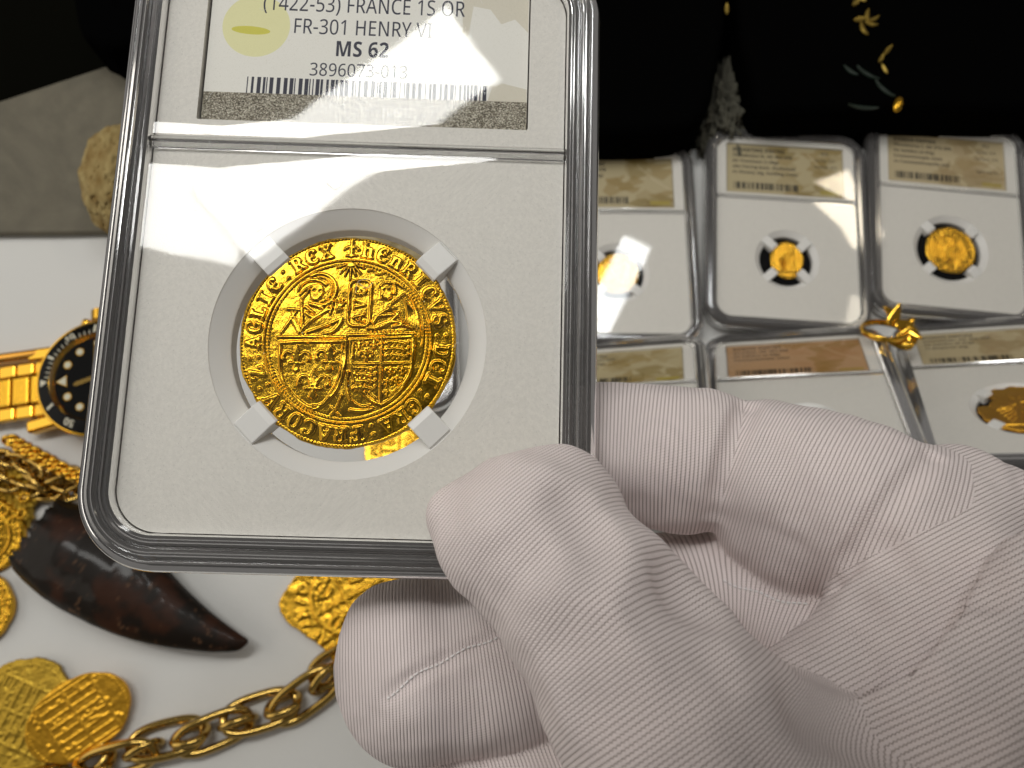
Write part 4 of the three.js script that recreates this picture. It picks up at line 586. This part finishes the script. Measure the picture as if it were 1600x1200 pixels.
function netSurface(f, lo, hi, h) {                          // naive surface nets, then pulled onto the surface
  const nx = Math.ceil((hi.x - lo.x) / h) + 1, ny = Math.ceil((hi.y - lo.y) / h) + 1, nz = Math.ceil((hi.z - lo.z) / h) + 1, F = new Float32Array(nx * ny * nz), at3 = (i, j, k) => (k * ny + j) * nx + i;
  for (let k = 0; k < nz; k++) for (let j = 0; j < ny; j++) for (let i = 0; i < nx;) { const v = f(lo.x + i * h, lo.y + j * h, lo.z + k * h); F[at3(i, j, k)] = v; const skip = v > 3 * h ? Math.max(1, Math.floor((v - 2 * h) / h / 1.5)) : 1; for (let s = 1; s < skip && i + s < nx; s++) F[at3(i + s, j, k)] = Math.max(v - s * h, h); i += skip; }
  const id = new Int32Array(nx * ny * nz).fill(-1), pos = [], idx = [];
  for (let k = 0; k < nz - 1; k++) for (let j = 0; j < ny - 1; j++) for (let i = 0; i < nx - 1; i++) {
    let m = 0, c = 0, sx = 0, sy = 0, sz = 0; const g = []; for (let q = 0; q < 8; q++) { const v = F[at3(i + (q & 1), j + ((q >> 1) & 1), k + (q >> 2))]; g.push(v); if (v < 0) m |= 1 << q; } if (m === 0 || m === 255) continue;
    for (let a = 0; a < 8; a++) for (const bit of [1, 2, 4]) { const b = a | bit; if (b === a) continue; if ((g[a] < 0) === (g[b] < 0)) continue; const t = g[a] / (g[a] - g[b]); sx += (a & 1) + (bit === 1 ? t : 0); sy += ((a >> 1) & 1) + (bit === 2 ? t : 0); sz += (a >> 2) + (bit === 4 ? t : 0); c++; }
    id[at3(i, j, k)] = pos.length / 3; pos.push(lo.x + (i + sx / c) * h, lo.y + (j + sy / c) * h, lo.z + (k + sz / c) * h);
  }
  const st = [1, nx, nx * ny];
  for (let k = 1; k < nz - 1; k++) for (let j = 1; j < ny - 1; j++) for (let i = 1; i < nx - 1; i++) { const o = at3(i, j, k), a = F[o] < 0; for (let ax = 0; ax < 3; ax++) { const b = F[o + st[ax]] < 0; if (a === b) continue; const u = st[(ax + 1) % 3], v = st[(ax + 2) % 3], q = [id[o - u - v], id[o - v], id[o], id[o - u]]; if (q.some((z) => z < 0)) continue; if (a) idx.push(q[0], q[1], q[2], q[0], q[2], q[3]); else idx.push(q[0], q[2], q[1], q[0], q[3], q[2]); } }
  return { pos: new Float32Array(pos), idx };
}
const PITCHR = 0.5, PITCHH = 0.4;
{
  const lo = V(-26, -2, 58), hi = V(80, 72, 126), { pos, idx } = netSurface(glove, lo, hi, 0.7), n = pos.length / 3, nor = new Float32Array(n * 3);
  for (let i = 0; i < n; i++) {
    let x = pos[i * 3], y = pos[i * 3 + 1], z = pos[i * 3 + 2], g = V();
    for (let it = 0; it < 2; it++) { const d = glove(x, y, z), e = 0.35; g.set(glove(x + e, y, z) - glove(x - e, y, z), glove(x, y + e, z) - glove(x, y - e, z), glove(x, y, z + e) - glove(x, y, z - e)); const l = g.length() / (2 * e); g.normalize(); if (it === 0) { const s = clamp(d / Math.max(l, 0.3), -0.6, 0.6); x -= g.x * s; y -= g.y * s; z -= g.z * s; } }
    pos[i * 3] = x; pos[i * 3 + 1] = y; pos[i * 3 + 2] = z; nor[i * 3] = g.x; nor[i * 3 + 1] = g.y; nor[i * 3 + 2] = g.z;
  }
  // per chain knit coordinates
  const uvOf = (c, x, y, z) => {
    const P = c.P, D = []; let m = 1e9; for (let i = 0; i < c.n; i++) { const dx = x - P[i * 4], dy = y - P[i * 4 + 1], dz = z - P[i * 4 + 2], d = Math.sqrt(dx * dx + dy * dy + dz * dz) - P[i * 4 + 3]; D.push(d); if (d < m) m = d; }
    let W = 0, s = 0, ua = 0, ub = 0, m2 = 1e9; const E = []; for (let i = 0; i < c.n; i++) { const dx = x - c.QP[i * 3], dy = y - c.QP[i * 3 + 1], dz = z - c.QP[i * 3 + 2], e = Math.sqrt(dx * dx + dy * dy + dz * dz); E.push(e); if (e < m2) m2 = e; }
    for (let i = 0; i < c.n; i++) { const e = E[i] - m2; if (e > 3) continue; const w = Math.exp(-e / 0.35), T = c.QT[i], rx = x - c.QP[i * 3], ry = y - c.QP[i * 3 + 1], rz = z - c.QP[i * 3 + 2]; let al = rx * T.x + ry * T.y + rz * T.z; const R0 = P[3]; if (i === 0 && al < 0) al *= 1.15; W += w; s += w * (c.QS[i] + al); }
    for (let i = 0; i < c.n; i++) { const e = D[i] - m; if (e > 3) continue; const w = Math.exp(-e / 0.35), qx = x - P[i * 4], qy = y - P[i * 4 + 1], qz = z - P[i * 4 + 2], A = c.A[i], B = c.B[i]; ua += w * (qx * A.x + qy * A.y + qz * A.z); ub += w * (qx * B.x + qy * B.y + qz * B.z); }
    return [Math.atan2(ub, ua), s / W];
  };
  const KG = V(0.42, 0.8, -0.42).normalize(), KU = KG.clone().cross(V(-0.35, -0.1, -0.93)).normalize();
  const groupOf = CH.map((c, k) => c.of ?? k), groups = [...new Set(groupOf.filter((g, k) => !CH[k].virtual))];
  const GD = new Float32Array(n * groups.length).fill(1e3), best = new Int16Array(n);
  for (let i = 0; i < n; i++) { const x = pos[i * 3], y = pos[i * 3 + 1], z = pos[i * 3 + 2]; for (let k = 0; k < CH.length; k++) { const c = CH[k]; if (c.virtual || boxD(c, x, y, z) > 8) continue; const q = i * groups.length + groups.indexOf(groupOf[k]), d = chainD(c, x, y, z); if (d < GD[q]) GD[q] = d; } let b = 0; for (let q = 1; q < groups.length; q++) if (GD[i * groups.length + q] < GD[i * groups.length + b]) b = q; best[i] = b; }
  const out = [], no = [], uv = [];
  const emit = (verts, group) => {                           // verts: three [x, y, z, nx, ny, nz]
    const gi = groups[group], c = CH[gi], rm = c.p[0][3] * 1.05, m3 = (k) => (verts[0][k] + verts[1][k] + verts[2][k]) / 3, flat = c.virtual, w0 = flat ? null : uvOf(c, m3(0), m3(1), m3(2));
    for (const v of verts) {
      let a, s; if (flat) { a = KU.x * v[0] + KU.y * v[1] + KU.z * v[2]; s = KG.x * v[0] + KG.y * v[1] + KG.z * v[2]; } else { [a, s] = uvOf(c, v[0], v[1], v[2]); if (a - w0[0] > Math.PI) a -= 2 * Math.PI; if (a - w0[0] < -Math.PI) a += 2 * Math.PI; a *= rm; }
      const w = RT.clone().multiplyScalar(v[0]).addScaledVector(UPV, -v[1]).addScaledVector(FW, v[2]).multiplyScalar(MM).add(EYE); out.push(w.x, w.y, w.z); const nn = RT.clone().multiplyScalar(v[3]).addScaledVector(UPV, -v[4]).addScaledVector(FW, v[5]).normalize(); no.push(nn.x, nn.y, nn.z); uv.push(a / PITCHH / 8, s / PITCHR / 8);
    }
  };
  const vert = (i) => [pos[i * 3], pos[i * 3 + 1], pos[i * 3 + 2], nor[i * 3], nor[i * 3 + 1], nor[i * 3 + 2]], mixv = (a, b, t) => a.map((q, k) => lerp(q, b[k], t));
  for (let t = 0; t < idx.length; t += 3) {
    const ids = [idx[t], idx[t + 1], idx[t + 2]], L = ids.map((i) => best[i]), set = new Set(L), v = ids.map(vert);
    if (set.size !== 2) { emit(v, L[0]); continue; }
    const odd = L[1] === L[2] ? 0 : L[0] === L[2] ? 1 : 2, p = (odd + 1) % 3, q = (odd + 2) % 3, A = L[odd], B = L[p], f = (k) => GD[ids[k] * groups.length + A] - GD[ids[k] * groups.length + B];
    const fo = f(odd), tp = clamp(fo / (fo - f(p)), 0.02, 0.98), tq = clamp(fo / (fo - f(q)), 0.02, 0.98), vp = mixv(v[odd], v[p], tp), vq = mixv(v[odd], v[q], tq);
    emit([v[odd], vp, vq], A); emit([vp, v[p], v[q]], B); emit([vp, v[q], vq], B);
  }
  // turn triangles so that they face along their normals
  const A = V(), B = V(), C = V(); for (let t = 0; t < out.length; t += 9) { A.fromArray(out, t); B.fromArray(out, t + 3).sub(A); C.fromArray(out, t + 6).sub(A); if (B.cross(C).dot(V(no[t], no[t + 1], no[t + 2])) < 0) { for (let k = 0; k < 3; k++) { [out[t + 3 + k], out[t + 6 + k]] = [out[t + 6 + k], out[t + 3 + k]];[no[t + 3 + k], no[t + 6 + k]] = [no[t + 6 + k], no[t + 3 + k]]; } const u = t / 3 * 2; for (let k = 0; k < 2; k++) [uv[u + 2 + k], uv[u + 4 + k]] = [uv[u + 4 + k], uv[u + 2 + k]]; } }
  const o = V(out[0], out[1], out[2]); const org = at(1200, 1000, 90); for (let i = 0; i < out.length; i += 3) { out[i] -= org.x; out[i + 1] -= org.y; out[i + 2] -= org.z; }
  const g = new THREE.BufferGeometry(); g.setAttribute('position', new THREE.Float32BufferAttribute(out, 3)); g.setAttribute('normal', new THREE.Float32BufferAttribute(no, 3)); g.setAttribute('uv', new THREE.Float32BufferAttribute(uv, 2));
  // knit: eight ribs by eight stitches per tile; yarn loops; small openings coloured as skin darkened by painted-in shade
  const knit = (u, v) => { const ru = u * 8, rv = v * 8, row = Math.floor(rv), fv = rv - row, fu = (ru + (row % 2) * 0.5) % 1, edge = Math.abs(fv - 0.5) * 2, rib = Math.sqrt(Math.max(0, 1 - edge * edge)), hx = (fu - 0.5) * 1.1, hy = (fv < 0.5 ? fv : fv - 1) * 1.25, hole = 1 - sst(Math.hypot(hx, hy), 0.14, 0.34), tw = 0.12 * Math.sin((fu + fv * 0.7) * 2 * Math.PI); return { h: clamp(0.5 + 0.35 * rib + tw * rib - 0.6 * hole, 0, 1), hole }; };
  const kb = dataTex(512, 512, (u, v) => { const k = knit(u, v); return clamp(k.h + (rnd() - 0.5) * 0.1 + 0.06 * tileNoise(u, v, 20, 2), 0, 1); });
  const kc = dataTex(512, 512, (u, v) => { const k = knit(u, v), t = 0.95 + 0.03 * tileNoise(u, v, 24, 3) + (rnd() - 0.5) * 0.03, s = sst(k.hole, 0.35, 0.9) * 0.62; return [lerp(t, 0.42, s), lerp(t * 0.965, 0.32, s), lerp(t * 0.965, 0.29, s)]; }, 3, true);
  const gm = PM({ color: rgb(0.96, 0.92, 0.9), map: kc, roughness: 0.85, bumpMap: kb, bumpScale: 0.00018, sheen: 0.3, sheenRoughness: 0.5, sheenColor: rgb(1, 1, 1) });
  const m = tagged(mesh('gloved_hand', g, gm, scene, false), 'hand in a white ribbed knit glove pinching the held coin case at its lower right', 'gloved hand'); m.position.copy(org);
  // stitched seams lying on the fabric
  const hit = (px, py, from = 60) => { // on the finished surface
    const d = V((px - 800) / FPX, (py - 600) / FPX, 1), l = d.length(); let t = from; for (let i = 0; i < 200; i++) { const q = glove(d.x * t, d.y * t, t); if (q < 0.03) break; t += clamp(q / l, 0.02, 2) * 0.8; } return at(px, py, t); };
  const sm = SM({ color: rgb(0.82, 0.79, 0.78), roughness: 0.9 });
  for (const [line, from] of [[[[604, 1092], [640, 1062], [684, 1036], [735, 1012], [779, 994]], 88], [[[1128, 905], [1170, 922], [1215, 936], [1262, 946]], 90]]) {
    const cv = new THREE.SplineCurve(line.map(([x, y]) => new THREE.Vector2(x, y))), n = Math.round(cv.getLength() / 9), geos = []; let prev = null;
    for (let i = 0; i <= n; i++) { const q = cv.getPointAt(i / n), p = hit(q.x, q.y + 2.5 * Math.sin(i * 0.7), from).sub(org); if (prev) { const mid = prev.clone().add(p).multiplyScalar(0.5).addScaledVector(FW, -0.0001), L = prev.distanceTo(p); const cg = new THREE.CapsuleGeometry(0.00014, L * 0.42, 3, 8); cg.applyQuaternion(new THREE.Quaternion().setFromUnitVectors(V(0, 1, 0), p.clone().sub(prev).normalize())); cg.translate(mid.x, mid.y, mid.z); geos.push(cg); } prev = p; }
    mesh('seam', mergeGeometries(geos), sm, m, false);
  }
}
renderer.render(scene, camera);
